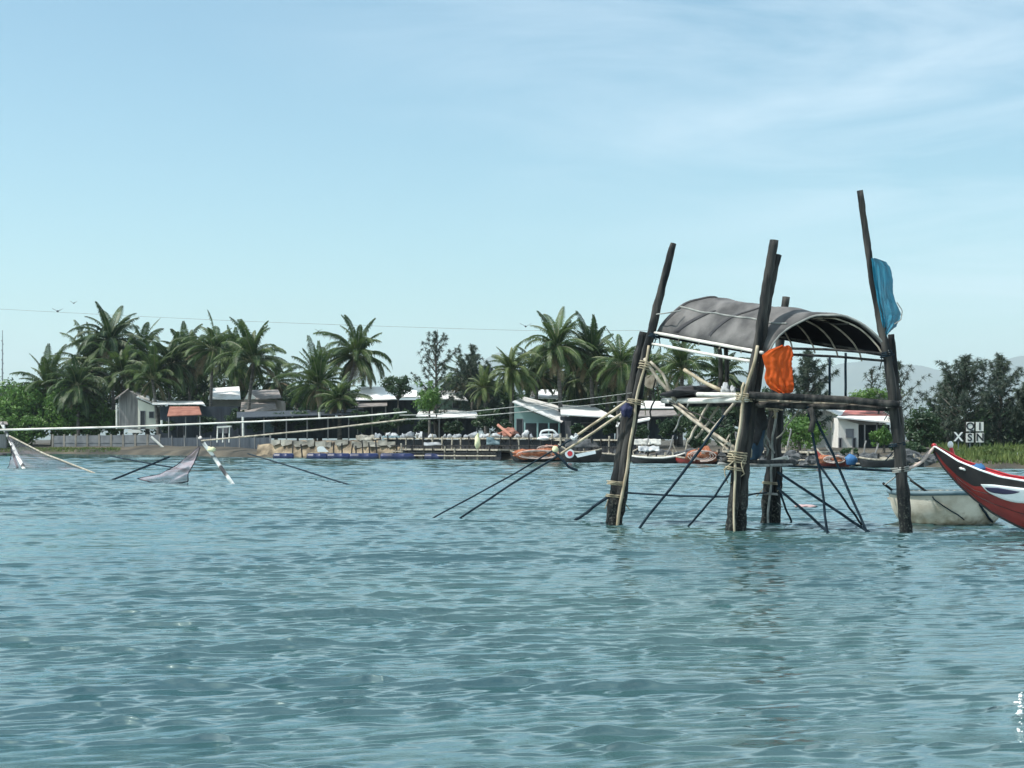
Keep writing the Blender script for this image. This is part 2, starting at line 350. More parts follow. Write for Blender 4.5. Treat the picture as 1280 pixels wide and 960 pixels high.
# ------------------------------------------------------------------ water: wind chop as real displaced geometry
def build_water():
    th_in = np.linspace(-0.40, 0.40, 700)
    side = np.linspace(0.41, 1.35, 40)
    th = np.concatenate([-side[::-1], th_in, side])
    rs = [2.6]
    while rs[-1] < 260: rs.append(rs[-1] + 0.007 + 0.0013 * rs[-1])
    far = list(np.geomspace(rs[-1] * 1.15, 5200, 14))
    rr = np.array(rs + far)
    Rg, T = np.meshgrid(rr, th, indexing='ij')
    X = Rg * np.sin(T); Y = Rg * np.cos(T)
    X0, Y0 = X.copy(), Y.copy()
    LEAN = 6.5
    S = np.zeros_like(X); V = np.full_like(X, 1e-9); Z = np.zeros_like(X); DX = np.zeros_like(X); DY = np.zeros_like(X)
    cell = 0.007 + 0.0013 * Rg
    N = 190
    lam = np.exp(rng.uniform(math.log(0.085), math.log(2.4), N))
    for i in range(N):
        l = lam[i]; k = 2 * math.pi / l
        spread = 0.20 + 0.18 * (1 - min(1, l / 1.2))
        a = R(-90 + 9) + rng.normal(0, spread)
        dx, dy = math.cos(a), math.sin(a)
        slope = 0.0122 * (1.5 if 0.12 < l < 0.36 else (0.5 if l > 0.8 else 0.85))
        fade = np.clip((l / cell - 2.2) / 2.5, 0, 1)
        A = slope / k * fade
        ph = k * (dx * X0 + dy * Y0) + rng.uniform(0, 6.283)
        s = np.sin(ph); c = np.cos(ph)
        if l < 1.0: S += A * c; V += 0.5 * A * A
        else: Z += A * c
        DX -= 0.25 * A * dx * s; DY -= 0.5 * A * dy * s
    for i in range(16):             # longer chop from a slightly different quarter
        l = rng.uniform(1.1, 3.0); k = 2 * math.pi / l; a = R(-66) + rng.normal(0, 0.26)
        ph = k * (math.cos(a) * X0 + math.sin(a) * Y0) + rng.uniform(0, 6.283)
        Z += 0.015 / k * np.cos(ph) * np.clip((l / cell - 2.2) / 2.5, 0, 1)
    gust = 1.0 + 0.34 * np.sin(0.31 * X0 + 0.11 * Y0 + 1) * np.sin(0.17 * Y0 - 0.12 * X0) + 0.22 * np.sin(0.83 * X0 - 0.35 * Y0) * np.sin(0.52 * Y0 + 0.2 * X0 + 2)
    sg = np.sqrt(V); a_ = 0.3
    S = sg * (np.exp(a_ * np.clip(S / sg, -3, 3)) - np.exp(a_ * a_ / 2)) / a_      # peaked crests over flat troughs
    Z = (Z + S) * gust
    # the breeze comes straight in: every wavelet leans towards -Y, so it has a short steep front and a long easy back;
    # neighbouring rows may close up to 0.35 of their spacing but never fold over
    X += DX; Yn = Y + DY - LEAN * (S * gust + 0.5 * (Z - S * gust))
    c_ = np.vstack([np.zeros((1, Y.shape[1])), np.cumsum(0.38 * np.diff(Y0, axis=0), axis=0)])
    Y = np.maximum.accumulate(Yn - c_, axis=0) + c_
    co_ = np.stack([X, Y, Z], -1).reshape(-1, 3)
    nr, nth = X.shape
    idx = np.arange(nr * nth).reshape(nr, nth)
    quads = np.stack([idx[:-1, :-1], idx[:-1, 1:], idx[1:, 1:], idx[1:, :-1]], -1).reshape(-1, 4)
    me = bpy.data.meshes.new('water')
    me.vertices.add(len(co_)); me.vertices.foreach_set('co', co_.ravel().astype(np.float32))
    me.loops.add(quads.size); me.loops.foreach_set('vertex_index', quads.ravel().astype(np.int32))
    me.polygons.add(len(quads)); me.polygons.foreach_set('loop_start', np.arange(0, quads.size, 4, dtype=np.int32))
    me.polygons.foreach_set('loop_total', np.full(len(quads), 4, dtype=np.int32))
    me.polygons.foreach_set('use_smooth', np.ones(len(quads), dtype=bool))
    me.update(calc_edges=True); me.validate()
    m = bpy.data.materials.new('lagoon_water'); m.use_nodes = True
    n = m.node_tree; n.nodes.remove(n.nodes['Principled BSDF'])
    # turbid lagoon: light scattered back out of the depth (independent of the ripple slope) under a Fresnel mirror
    body = n.nodes.new('ShaderNodeBsdfDiffuse'); upn = n.nodes.new('ShaderNodeCombineXYZ'); upn.inputs['Z'].default_value = 1.0
    n.links.new(upn.outputs['Vector'], body.inputs['Normal'])
    gl = n.nodes.new('ShaderNodeBsdfGlossy'); gl.inputs['Roughness'].default_value = 0.02; gl.inputs['Color'].default_value = (0.88, 0.98, 1.0, 1)
    fr = n.nodes.new('ShaderNodeFresnel'); fr.inputs['IOR'].default_value = 2.45
    mxs = n.nodes.new('ShaderNodeMixShader'); n.links.new(fr.outputs['Fac'], mxs.inputs['Fac'])
    n.links.new(body.outputs['BSDF'], mxs.inputs[1]); n.links.new(gl.outputs['BSDF'], mxs.inputs[2])
    n.links.new(mxs.outputs['Shader'], n.nodes['Material Output'].inputs['Surface'])
    tcn = n.nodes.new('ShaderNodeTexCoord')
    big = n.nodes.new('ShaderNodeTexNoise'); big.inputs['Scale'].default_value = 0.12; big.inputs['Detail'].default_value = 3
    n.links.new(tcn.outputs['Object'], big.inputs['Vector'])
    r = n.nodes.new('ShaderNodeValToRGB')
    r.color_ramp.elements[0].position = 0.35; r.color_ramp.elements[0].color = (0.018, 0.060, 0.068, 1)
    r.color_ramp.elements[1].position = 0.7; r.color_ramp.elements[1].color = (0.050, 0.098, 0.086, 1)
    n.links.new(big.outputs['Fac'], r.inputs['Fac']); n.links.new(r.outputs['Color'], body.inputs['Color'])
    mp1 = n.nodes.new('ShaderNodeMapping'); mp1.inputs['Scale'].default_value = (3.5, 8.0, 1); mp1.inputs['Rotation'].default_value = (0, 0, R(8))
    n.links.new(tcn.outputs['Object'], mp1.inputs['Vector'])
    f1 = n.nodes.new('ShaderNodeTexNoise'); f1.inputs['Scale'].default_value = 2.0; f1.inputs['Detail'].default_value = 5; f1.inputs['Roughness'].default_value = 0.6
    n.links.new(mp1.outputs['Vector'], f1.inputs['Vector'])
    bp = n.nodes.new('ShaderNodeBump'); bp.inputs['Strength'].default_value = 1.0; bp.inputs['Distance'].default_value = 0.003
    n.links.new(f1.outputs['Fac'], bp.inputs['Height']); n.links.new(bp.outputs['Normal'], gl.inputs['Normal']); n.links.new(bp.outputs['Normal'], fr.inputs['Normal'])
    me.materials.append(m)
    o = bpy.data.objects.new('water', me); COL.objects.link(o)
    return tag(o, kind='structure')
build_water()

# ------------------------------------------------------------------ land
def build_land():
    mb = MB(); pxs = list(range(-900, 2601, 20))
    ds = [-12, -6, -3, -1, 0, 0.5, 1, 1.6, 3, 5, 8, 12, 20, 35, 60, 110, 220, 450, 900, 1800, 4000, 8000, 12300]
    rows = []
    for d in ds:
        for px in pxs:
            s = shoreY(px) + d
            wob = 0 if abs(d) > 40 else 0.7 * noise.noise(Vector((px * 0.03, d * 0.3, 0)))
            q = G(px, s + wob)
            z = bankz(px, s) + (0.12 * noise.noise(Vector((q.x * 0.5, q.y * 0.5, 1))) if d > 0 else 0)
            mb.v.append((q.x, q.y, z))
    n = len(pxs)
    for j in range(len(ds) - 1):
        for i in range(n - 1):
            mb.f.append((j * n + i, j * n + i + 1, (j + 1) * n + i + 1, (j + 1) * n + i))
    g = mat('sandy_shore_ground', (0.028, 0.026, 0.021), (0.095, 0.08, 0.058), 0.35, 0.95, 0.08, 3)
    o = mb.build('ground', g, smooth=True); tag(o, kind='structure')
build_land()
def build_hills():
    mb = MB(); prof = [(-600, 470), (-200, 480), (100, 492), (330, 492), (470, 488), (540, 478), (590, 458), (626, 441), (665, 462), (720, 476), (860, 470), (960, 462), (1030, 458),
                       (1060, 452), (1098, 449), (1140, 456), (1180, 464), (1215, 462), (1245, 450), (1285, 444), (1340, 436), (1450, 446), (1700, 470), (2000, 480)]
    Yh = 10500; rows = [(-2000, 0.0), (-1450, 0.22), (-850, 0.55), (-350, 0.85), (0, 1.0), (300, 0.8), (900, 0.0)]
    pxs = list(range(-600, 2001, 8))
    def hy(px):
        for (a, ya), (b, yb) in zip(prof, prof[1:]):
            if px <= b:
                t = (px - a) / (b - a); t = t * t * (3 - 2 * t); return ya + (yb - ya) * t
        return 480
    for dy, k in rows:
        for px in pxs:
            top = (HY - hy(px)) / F * Yh
            q = G(px, Yh)
            jag = 16 * noise.fractal(Vector((q.x * 0.003, dy * 0.003, 2)), 1.0, 2.0, 4) if k > 0 else 0
            mb.v.append((q.x, Yh + dy + 150 * noise.noise(Vector((q.x * 0.001, dy * 0.004, 0))), top * k * (1 + 0.22 * noise.noise(Vector((q.x * 0.0016, dy * 0.0016, 4))) * (1 - k) * 3) + jag * k + (-1 if k == 0 else 1.38)))
    n = len(pxs)
    for j in range(len(rows) - 1):
        for i in range(n - 1):
            mb.f.append((j * n + i, j * n + i + 1, (j + 1) * n + i + 1, (j + 1) * n + i))
    o = mb.build('hills', mat('forested_hill', (0.025, 0.05, 0.025), (0.07, 0.09, 0.045), 0.004, 0.95), smooth=True)
    tag(o, kind='structure')
build_hills()
def build_haze():
    mb = MB().box((-9500, -120, -2.6), (9500, 12600, 660))
    m = bpy.data.materials.new('sea_air'); m.use_nodes = True
    n = m.node_tree; n.nodes.remove(n.nodes['Principled BSDF'])
    v = n.nodes.new('ShaderNodeVolumePrincipled'); v.inputs['Density'].default_value = 0.0001
    v.inputs['Color'].default_value = (0.80, 0.90, 0.98, 1); v.inputs['Anisotropy'].default_value = 0.2
    n.links.new(v.outputs['Volume'], n.nodes['Material Output'].inputs['Volume'])
    o = mb.build('haze', m); tag(o, kind='stuff')
build_haze()

# ------------------------------------------------------------------ trees
def frond(mb, ribs, base, az, e0, L, droop, tw, lw=0.072, nst=46):
    n = 12; p = Vector(base); pts = [p.copy()]; dirs = []
    for i in range(n):
        t = (i + 0.5) / n
        e = e0 - droop * t ** 1.4
        d = Vector((math.cos(e) * math.cos(az + tw * t), math.cos(e) * math.sin(az + tw * t), math.sin(e)))
        p = p + d * (L / n); pts.append(p.copy()); dirs.append(d)
    dirs.append(dirs[-1])
    ribs.tube(pts, [0.045 * (1 - 0.85 * i / n) for i in range(n + 1)], 4, cap=False)
    for s in range(nst):
        t = 0.14 + 0.86 * (s + random.random() * 0.5) / nst
        i = min(n - 1, int(t * n)); u = t * n - i
        q = lerp(pts[i], pts[i + 1], u); d = dirs[i]
        sd = d.cross(Vector((0, 0, 1)))
        if sd.length < 1e-3: sd = Vector((1, 0, 0))
        sd.normalize(); upv = sd.cross(d)
        ll = L * 0.22 * (math.sin(math.pi * min(1, 0.16 + 0.80 * t)) ** 0.7) * random.uniform(0.8, 1.12)
        for sg in (-1, 1):
            v = (sd * sg * 0.80 + d * (0.45 + 0.5 * t) + upv * 0.15).normalized()
            mid = q + v * ll * 0.5 + Vector((0, 0, -0.06 * ll))
            tip = q + v * ll * 0.85 + Vector((0, 0, -(0.30 + 0.40 * random.random()) * ll))
            wv = d * lw * 0.5
            mb.add([q - wv * 0.7, q + wv * 0.7, mid + wv, mid - wv, tip], [(0, 1, 2, 3), (3, 2, 4)])

def palm_crown(seed, nf=27, L=3.3, lean=0.0):
    st = random.getstate(); random.seed(seed)
    mb, ribs, dry = MB(), MB(), MB()
    dr = random.uniform(.75, 1.35); up0 = random.uniform(78, 92); span = random.uniform(105, 142); wind = random.uniform(-.25, .25); side = random.uniform(0, 6.28)
    for i in range(nf):
        u = i / (nf - 1)
        az = i * 2.39996 + random.uniform(-0.25, 0.25)
        e0 = R(up0) - R(span) * u ** 0.95 + random.uniform(-0.2, 0.2) - .25 * math.cos(az - side) * u
        ln = L * (0.72 + 0.36 * math.sin(math.pi * min(1, 0.25 + 0.6 * u))) * random.uniform(0.74, 1.1) * (1 - .16 * math.cos(az - side))
        frond(mb, ribs, (0.08 * math.cos(az), 0.08 * math.sin(az), 0), az, e0, ln, (R(36) + R(62) * (1 - abs(2 * u - 0.9))) * dr * random.uniform(0.65, 1.35), random.uniform(-0.4, 0.4) + wind)
    for i in range(random.randint(3, 8)):
        az = random.uniform(0, 6.28)
        frond(dry, ribs, (0, 0, -0.1), az, R(random.uniform(-45, -5)), L * random.uniform(.55, .85), R(58), 0.1, nst=24)
    random.setstate(st)
    return mb, ribs, dry
CROWNS = []
for sd in range(8):
    a, b_, c_ = palm_crown(40 + sd, [38, 46, 34, 42, 50, 36, 44, 30][sd], 3.3)
    CROWNS.append((a, b_, c_))
crown_cache = {}
def palm(px, py, Y, rpx, label, variant, lean=0.0, m=None, base_px=None, rz=None):
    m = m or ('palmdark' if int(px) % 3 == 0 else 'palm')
    """crown centre at (px, py), frond reach rpx pixels"""
    top = P(px, py, Y); bpx = px + lean if base_px is None else base_px
    bz = bankz(bpx, Y)
    base = Vector(((bpx - CX) / F * Y, Y, bz))
    t = thing('palm_tree', label, 'palm tree', base, 'coconut palms along the far shore')
    mid = lerp(base, top, 0.5) + Vector(((top.x - base.x) * -0.25, 0.1, 0))
    pts = [base + Vector((0, 0, -0.4))]
    for i in range(1, 9):
        u = i / 8; pts.append((1 - u) ** 2 * base + 2 * u * (1 - u) * mid + u * u * top)
    MB().tube(pts, [0.26] + [0.20 - 0.07 * i / 8 for i in range(1, 9)], 9, 0.15).build('trunk', M['palmbark'], t, smooth=True)
    s = 1.10 * rpx / F * Y / 3.3
    if int(py) % 4 == 1: variant = 6 + int(px) % 2
    key = (variant, m)
    if key not in crown_cache:
        a, b_, c_ = CROWNS[variant]
        o1 = a.build('crown', M[m], None, (0, 0, 0)); o2 = b_.build('rib', M['rachis'], None, (0, 0, 0)); o3 = c_.build('dead_frond', M['palmdry'], None, (0, 0, 0))
        crown_cache[key] = (o1.data, o2.data, o3.data)
        for o in (o1, o2, o3): bpy.data.objects.remove(o)
    rz = random.uniform(0, 6.28) if rz is None else rz
    def inst(nm, me):
        o = bpy.data.objects.new(nm, me); COL.objects.link(o); o.parent = t
        return o
    o = inst('crown', crown_cache[key][0]); o.location = top - base; o.scale = (s, s, s); o.rotation_euler = (random.uniform(-.22, .22), random.uniform(-.22, .22), rz); o.scale = (s * random.uniform(.9, 1.08), s * random.uniform(.9, 1.08), s * random.uniform(.9, 1.12))
    for nm, me in (('frond_ribs', crown_cache[key][1]), ('dead_fronds', crown_cache[key][2])):
        q = inst(nm, me); q.parent = o
    return t

def leaf_quads(mb, c, r, n, size, flat=0.35):
    for _ in range(n):
        d = Vector((random.gauss(0, 1), random.gauss(0, 1), random.gauss(0, 1))).normalized() * r * random.random() ** 0.45
        p = c + Vector((d.x, d.y, d.z * 0.8))
        nrm = (d.normalized() + Vector((random.uniform(-1, 1), random.uniform(-1, 1), random.uniform(-0.3, 1.2)))).normalized()
        a = nrm.orthogonal().normalized(); a.rotate(Matrix.Rotation(random.uniform(0, 6.28), 3, nrm)); b = nrm.cross(a)
        l = size * random.uniform(0.6, 1.25); wd = l * 0.42
        mb.add([p - a * l * 0.5, p + b * wd * 0.5, p + a * l * 0.5 - nrm * l * 0.12, p - b * wd * 0.5], [(0, 1, 2, 3)])

def broad_tree(cx, cy, Y, rx, ry, label, m='broad', leaf=0.30, clumps=60, per=34, group=None, name='broadleaf_tree', cat='tree', depth=None, trunk=True, cone=False):
    """crown ellipse centre (cx, cy) half-size rx, ry in pixels"""
    k = Y / F; c = P(cx, cy, Y); bz = bankz(cx, Y)
    base = Vector((c.x, Y, bz))
    t = thing(name, label, cat, base, group)
    RX, RZ = rx * k, ry * k; RY = depth or RX
    leaves = MB(); wood = MB(); sd = random.random() * 50
    cr = 0.30 * (RX * RY * RZ) ** (1 / 3)
    spots = []
    for i in range(clumps):
        d = Vector((random.gauss(0, 1), random.gauss(0, 1), random.gauss(0, 1))).normalized()
        rr = random.random() ** 0.38
        lump = 0.80 + 0.42 * noise.noise(d * 1.9 + Vector((sd, 0, 0)))
        q = Vector((d.x * RX, d.y * RY, d.z * RZ)) * rr * lump
        p = c + q
        if p.z < bz + 0.12: p.z = bz + 0.12 + random.random() * 0.2
        spots.append(p)
        leaf_quads(leaves, p, cr * random.uniform(0.65, 1.25), per, leaf)
    foot = base + Vector((0, 0, -0.2)); fork = Vector((c.x + random.uniform(-.2, .2), c.y, lerp(bz, c.z - RZ * 0.3, 0.8)))
    if trunk:
        wood.tube([foot, lerp(foot, fork, 0.5) + Vector((random.uniform(-.1, .1), 0, 0)), fork], [0.045 * RZ + 0.07, 0.04 * RZ + 0.05, 0.03 * RZ + 0.04], 7, 0.2)
        for p in spots[::4]:
            wood.tube([fork, lerp(fork, p, 0.55) + Vector((0, 0, 0.06 * RZ)), p], [0.022 * RZ + 0.02, 0.012 * RZ + 0.012, 0.008], 5)
        wood.build('trunk', M['bark'], t, smooth=True)
    leaves.build('crown' if trunk else 'leaves', M[m], t)
    return t

def casuarina(px, topy, Y, wpx, label, dens=1.0, nb=46, lean=0.0, base_low=0.12):
    """feathery pine-like tree: upswept limbs hung with drooping needle tufts"""
    k = Y / F; bz = bankz(px, Y); base = Vector(((px - CX) * k, Y, bz)); top = P(px + lean, topy, Y)
    t = thing('casuarina_tree', label, 'casuarina tree', base, 'feathery casuarinas behind the shore')
    Hh = top.z - bz; W = wpx * 0.5 * k
    wood, lv = MB(), MB()
    tp = path([base + Vector((0, 0, -.3)), lerp(base, top, .5), top], 8, 0, 0.22, px)
    wood.tube(tp, [0.022 * Hh * (1 - 0.93 * i / 8) + 0.01 for i in range(9)], 7, 0.2)
    for i in range(nb):
        u = base_low + (0.97 - base_low) * ((i + random.random()) / nb)
        a0 = lerp(base, top, u); az = i * 2.4 + random.uniform(-.4, .4)
        prof = (math.sin(math.pi * min(1, 0.16 + 0.80 * (1 - u) ** 0.9)) ** 0.65)
        ln = W * prof * random.uniform(0.55, 1.2) * (1.0 if u < .85 else 0.8) + 0.15
        el = R(18) + R(45) * u + random.uniform(-.2, .25)
        d = Vector((math.cos(az) * math.cos(el), math.sin(az) * math.cos(el), math.sin(el)))
        cap = top.z + .15 - Hh * random.uniform(.10, .34) * min(1.2, ln * math.cos(el) / max(.2, W))
        ln = min(ln, max(.25, (cap - a0.z) / (d.z * 1.15 + .10)))
        tip = a0 + d * ln * 1.15 + Vector((0, 0, 0.10 * ln))
        midp = lerp(a0, tip, .5) + Vector((0, 0, -0.06 * ln))
        wood.tube([a0, midp, tip], [0.006 * Hh + 0.008, 0.003 * Hh + 0.006, 0.006], 4)
        nt_ = max(3, int(8 * dens * ln / 1.0))
        for j in range(nt_):
            v = 0.22 + 0.80 * (j + random.random()) / nt_
            q = (lerp(a0, midp, v * 2) if v < .5 else lerp(midp, tip, v * 2 - 1)) + Vector((random.gauss(0, .10), random.gauss(0, .10), random.gauss(0, .08))) * ln * 0.6
            for s in range(int(27 * dens) + 4):
                dd = (d * 0.55 + Vector((random.gauss(0, .6), random.gauss(0, .6), random.gauss(-.05, .55)))).normalized()
                l = random.uniform(0.16, 0.42)
                e = q + dd * l + Vector((0, 0, -0.35 * l)); m_ = q + dd * l * .55 + Vector((0, 0, -.05 * l))
                sdv = dd.orthogonal().normalized() * 0.013
                lv.add([q - sdv, q + sdv, m_ + sdv * 1.3, m_ - sdv * 1.3, e], [(0, 1, 2, 3), (3, 2, 4)])
    wood.build('trunk', M['bark'], t, smooth=True); lv.build('crown', M['casu'], t)
    return t

# palms (px, py of crown centre, distance, reach px, label, variant)
palm(62, 488, 166, 50, 'low coconut palm at the far left, its crown just above the green hedge', 0, 0, base_px=66)
palm(138, 428, 168, 56, 'tallest coconut palm on the left shore, its spiky top highest above the grey shack', 1, base_px=143)
palm(112, 462, 172, 48, 'coconut palm crown tucked low behind the left side of the tallest left palm', 3, base_px=118)
palm(176, 440, 174, 48, 'coconut palm growing close behind the right shoulder of the tallest left palm', 2, base_px=168)
palm(155, 470, 163, 46, 'drooping coconut palm in front of the grey plank shack', 5, base_px=152)
palm(213, 456, 158, 46, 'slim coconut palm in front of the rusty red roof', 4, base_px=211)
palm(266, 438, 156, 46, 'upright coconut palm left of the shiny white roof', 2, base_px=262, rz=1.0)
palm(317, 452, 152, 52, 'full coconut palm with trunk in front of the white roof and grey tiles', 0, base_px=308)
palm(398, 482, 140, 46, 'short bushy coconut palm beside the leaning tall palm, above the sandy bank', 3, base_px=400)
palm(446, 446, 146, 52, 'tall coconut palm with long drooping fronds right of the short bushy palm', 1, base_px=424)
palm(425, 500, 136, 34, 'lowest young coconut palm, its crown touching the dark sheds above the sandy bank', 5, base_px=424)
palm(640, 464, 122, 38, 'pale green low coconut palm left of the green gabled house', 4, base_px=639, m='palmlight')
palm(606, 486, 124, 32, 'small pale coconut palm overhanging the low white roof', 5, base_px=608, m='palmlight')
palm(697, 436, 124, 52, 'tall coconut palm with slim dark trunk in front of the green gabled house', 1, base_px=702, rz=0.7)
palm(738, 446, 126, 46, 'coconut palm between the tall slim palm and the hut pole', 3, base_px=742)
palm(776, 456, 122, 46, 'coconut palm crown right behind the pair of left hut poles', 2, base_px=772)
palm(853, 462, 116, 46, 'coconut palm seen under the left half of the grey canopy', 0, base_px=850)
palm(903, 474, 114, 42, 'coconut palm seen under the middle of the grey canopy', 4, base_px=905)
palm(672, 470, 130, 40, 'coconut palm half hidden behind the left of the tall slim palm', 5, base_px=668)
palm(236, 448, 172, 44, 'coconut palm filling the gap left of the upright palm, behind it', 1, base_px=238)
palm(292, 456, 170, 44, 'coconut palm in the gap between the upright palm and the full palm', 3, base_px=290)
palm(190, 474, 156, 42, 'drooping coconut palm hanging over the white gable of the plank shack', 0, base_px=199)
palm(96, 484, 160, 42, 'short coconut palm rising out of the wide bright green bush', 4, base_px=98)
palm(345, 478, 168, 36, 'coconut palm low behind the grey tiled roof', 2, base_px=345)
palm(720, 470, 132, 42, 'coconut palm low behind the tall slim palm on its right', 4, base_px=722)
palm(812, 470, 126, 42, 'coconut palm seen just right of the left hut poles', 3, base_px=814)
palm(760, 480, 128, 36, 'small coconut palm low behind the dark sheds left of the hut poles', 0, base_px=758)
palm(582, 476, 140, 34, 'small coconut palm low in front of the bushy casuarina', 1, base_px=584)
# casuarinas
casuarina(545, 412, 134, 62, 'airy tall casuarina with gaps of sky above the white roofs', 0.75, 34)
casuarina(590, 430, 136, 58, 'bushy dark casuarina just right of the airy tall one', 1.0, 44)
casuarina(610, 452, 138, 44, 'small casuarina squeezed between bushy casuarina and pale palm', 1.0, 36)
casuarina(1010, 440, 100, 70, 'casuarina seen under the right half of the canopy beside the orange cloth', 1.0, 50)
casuarina(1124, 452, 98, 62, 'sparse thin casuarina behind the right-hand hut pole', 0.5, 26)
casuarina(1090, 462, 104, 46, 'wispy casuarina tops above the red roofed white house', 0.45, 22)
casuarina(1208, 446, 92, 112, 'big broad casuarina behind the letter signs', 0.72, 70, base_low=0.05)
casuarina(1185, 476, 95, 64, 'lower left shoulder casuarina beside the big broad one', .85, 42)
casuarina(1250, 444, 94, 60, 'twin spired casuarina right of the big broad one', .8, 52, base_low=0.05)
casuarina(1284, 482, 92, 56, 'dark casuarina cut by the right edge of the picture', 1.1, 52)
casuarina(1330, 470, 90, 70, 'casuarina just beyond the right edge of the picture', 1.0, 46)
# broadleaf trees and bushes
broad_tree(30, 508, 164, 44, 34, 'bright green broad bush on the far left bank', 'bright', 0.5, 130, 40, 'bushes on the left bank', 'bush', 'bush')
broad_tree(94, 506, 162, 48, 34, 'wide bright green bush between the far left bank and the grey shack', 'bright', 0.5, 140, 40, 'bushes on the left bank', 'bush', 'bush')
broad_tree(22, 546, 160, 30, 12, 'low trimmed hedge at the water on the far left', 'bright', 0.4, 80, 34, 'bushes on the left bank', 'bush', 'bush', trunk=False)
broad_tree(-50, 510, 166, 60, 34, 'large bush just outside the left edge of the picture', 'broad', 0.42, 60, 34, 'bushes on the left bank', 'bush', 'bush')
broad_tree(535, 497, 122, 19, 22, 'round bright green tree in front of the mossy green wall', 'bright', 0.24, 60, 34)
broad_tree(497, 482, 140, 26, 14, 'dark leafy treetop above the left white roofs', 'broad', 0.32, 44, 30)
broad_tree(372, 494, 156, 26, 16, 'small dark tree behind the grey tiled roof', 'broad', 0.32, 44, 30)
broad_tree(998, 540, 93, 36, 24, 'bright green bush left of the white house with red roof', 'bright', 0.22, 90, 36)
broad_tree(1095, 497, 101, 42, 12, 'light green hedge of treetops above the red roof', 'bright', 0.24, 70, 32, depth=1.4)
broad_tree(1104, 546, 88, 18, 13, 'small bright tree in front of the white house porch', 'bright', 0.2, 46, 34)
broad_tree(1152, 536, 90, 28, 30, 'leafy green tree right of the white house', 'broad', 0.24, 80, 34)
broad_tree(1130, 560, 86, 18, 14, 'low dark bush at the foot of the right-hand hut pole view', 'broad', 0.22, 36, 30, name='bush', cat='bush', trunk=False)
broad_tree(230, 561, 149, 6, 7, 'tiny yellow-green shrub alone on the dark shore left of the leaning pole', 'weed', 0.2, 14, 24, name='bush', cat='bush', trunk=False)
broad_tree(880, 530, 104, 40, 30, 'dark tree mass behind the braces of the hut', 'broad', 0.26, 90, 34)
broad_tree(965, 505, 104, 26, 26, 'dark tree behind the rear hut post', 'broad', 0.26, 60, 34)
bg_row = [(10, 500, 185, 36, 26), (75, 497, 186, 40, 30), (120, 500, 184, 40, 34), (185, 496, 184, 40, 34), (245, 492, 180, 36, 30), (300, 494, 178, 34, 26), (345, 500, 172, 30, 20), (395, 500, 166, 36, 26), (450, 500, 162, 34, 22),
          (575, 492, 150, 26, 24), (625, 500, 146, 34, 26), (680, 492, 146, 34, 28), (735, 492, 142, 38, 34), (790, 492, 138, 40, 36), (845, 502, 132, 36, 30), (900, 505, 128, 36, 26), (1050, 520, 124, 40, 20), (1180, 530, 108, 34, 24), (1240, 530, 108, 40, 30), (1300, 530, 106, 40, 30)]
ordn = ['first', 'second', 'third', 'fourth', 'fifth', 'sixth', 'seventh', 'eighth', 'ninth', 'tenth', 'eleventh', 'twelfth', 'thirteenth', 'fourteenth', 'fifteenth', 'sixteenth', 'seventeenth', 'eighteenth', 'nineteenth', 'twentieth', 'twenty-first', 'twenty-second', 'twenty-third', 'twenty-fourth', 'twenty-fifth', 'twenty-sixth', 'twenty-seventh', 'twenty-eighth']
for i, (a, b_, Y, rx, ry) in enumerate(bg_row):
    tl = 10 if 100 < a < 330 or 660 < a < 820 else 0
    broad_tree(a, b_ + 9 - tl, Y, rx, ry + 12 + tl, 'dark shaded tree in the row behind palms and roofs, %s from the left' % ordn[i], 'broad', 0.55, 110, 36, 'dark trees behind the houses')

for i, (a, b_, Y, rx, ry) in enumerate([(8, 534, 161, 22, 16), (44, 533, 161, 24, 16), (80, 532, 162, 22, 15), (112, 530, 162, 22, 16), (140, 528, 162, 16, 18)]):
    broad_tree(a, b_, Y, rx, ry, 'leafy green bush low behind the left bank wall, %s from the left' % ordn[i], 'bright', 0.42, 60, 36, 'low bushes behind the left bank wall', 'bush', 'bush', trunk=False)
for i, (a, b_, Y, rx, ry) in enumerate([(208, 532, 152.5, 12, 10), (258, 530, 152, 14, 12), (296, 524, 150, 14, 14), (322, 530, 136, 12, 10), (352, 526, 138, 16, 12), (378, 524, 136, 16, 14), (452, 526, 134, 16, 14), (480, 528, 132, 18, 12), (506, 522, 130, 16, 16), (530, 532, 126, 14, 10), (566, 534, 128, 16, 10), (610, 524, 122, 18, 18), (632, 532, 116, 10, 10), (722, 536, 114, 10, 8), (766, 532, 112, 16, 14), (800, 538, 103, 14, 9), (836, 534, 104, 16, 14), (870, 548, 98, 18, 14), (915, 545, 94, 22, 18), (955, 545, 92, 18, 18), (1062, 566, 84, 12, 6), (1142, 562, 83, 16, 9)]):
    broad_tree(a, b_, Y, rx, ry, 'low dark shrub on the far shore between houses and jetties, %s from the left' % ordn[i], 'broad', 0.3, 34, 30, 'low shrubs on the far shore', 'bush', 'bush', trunk=False)

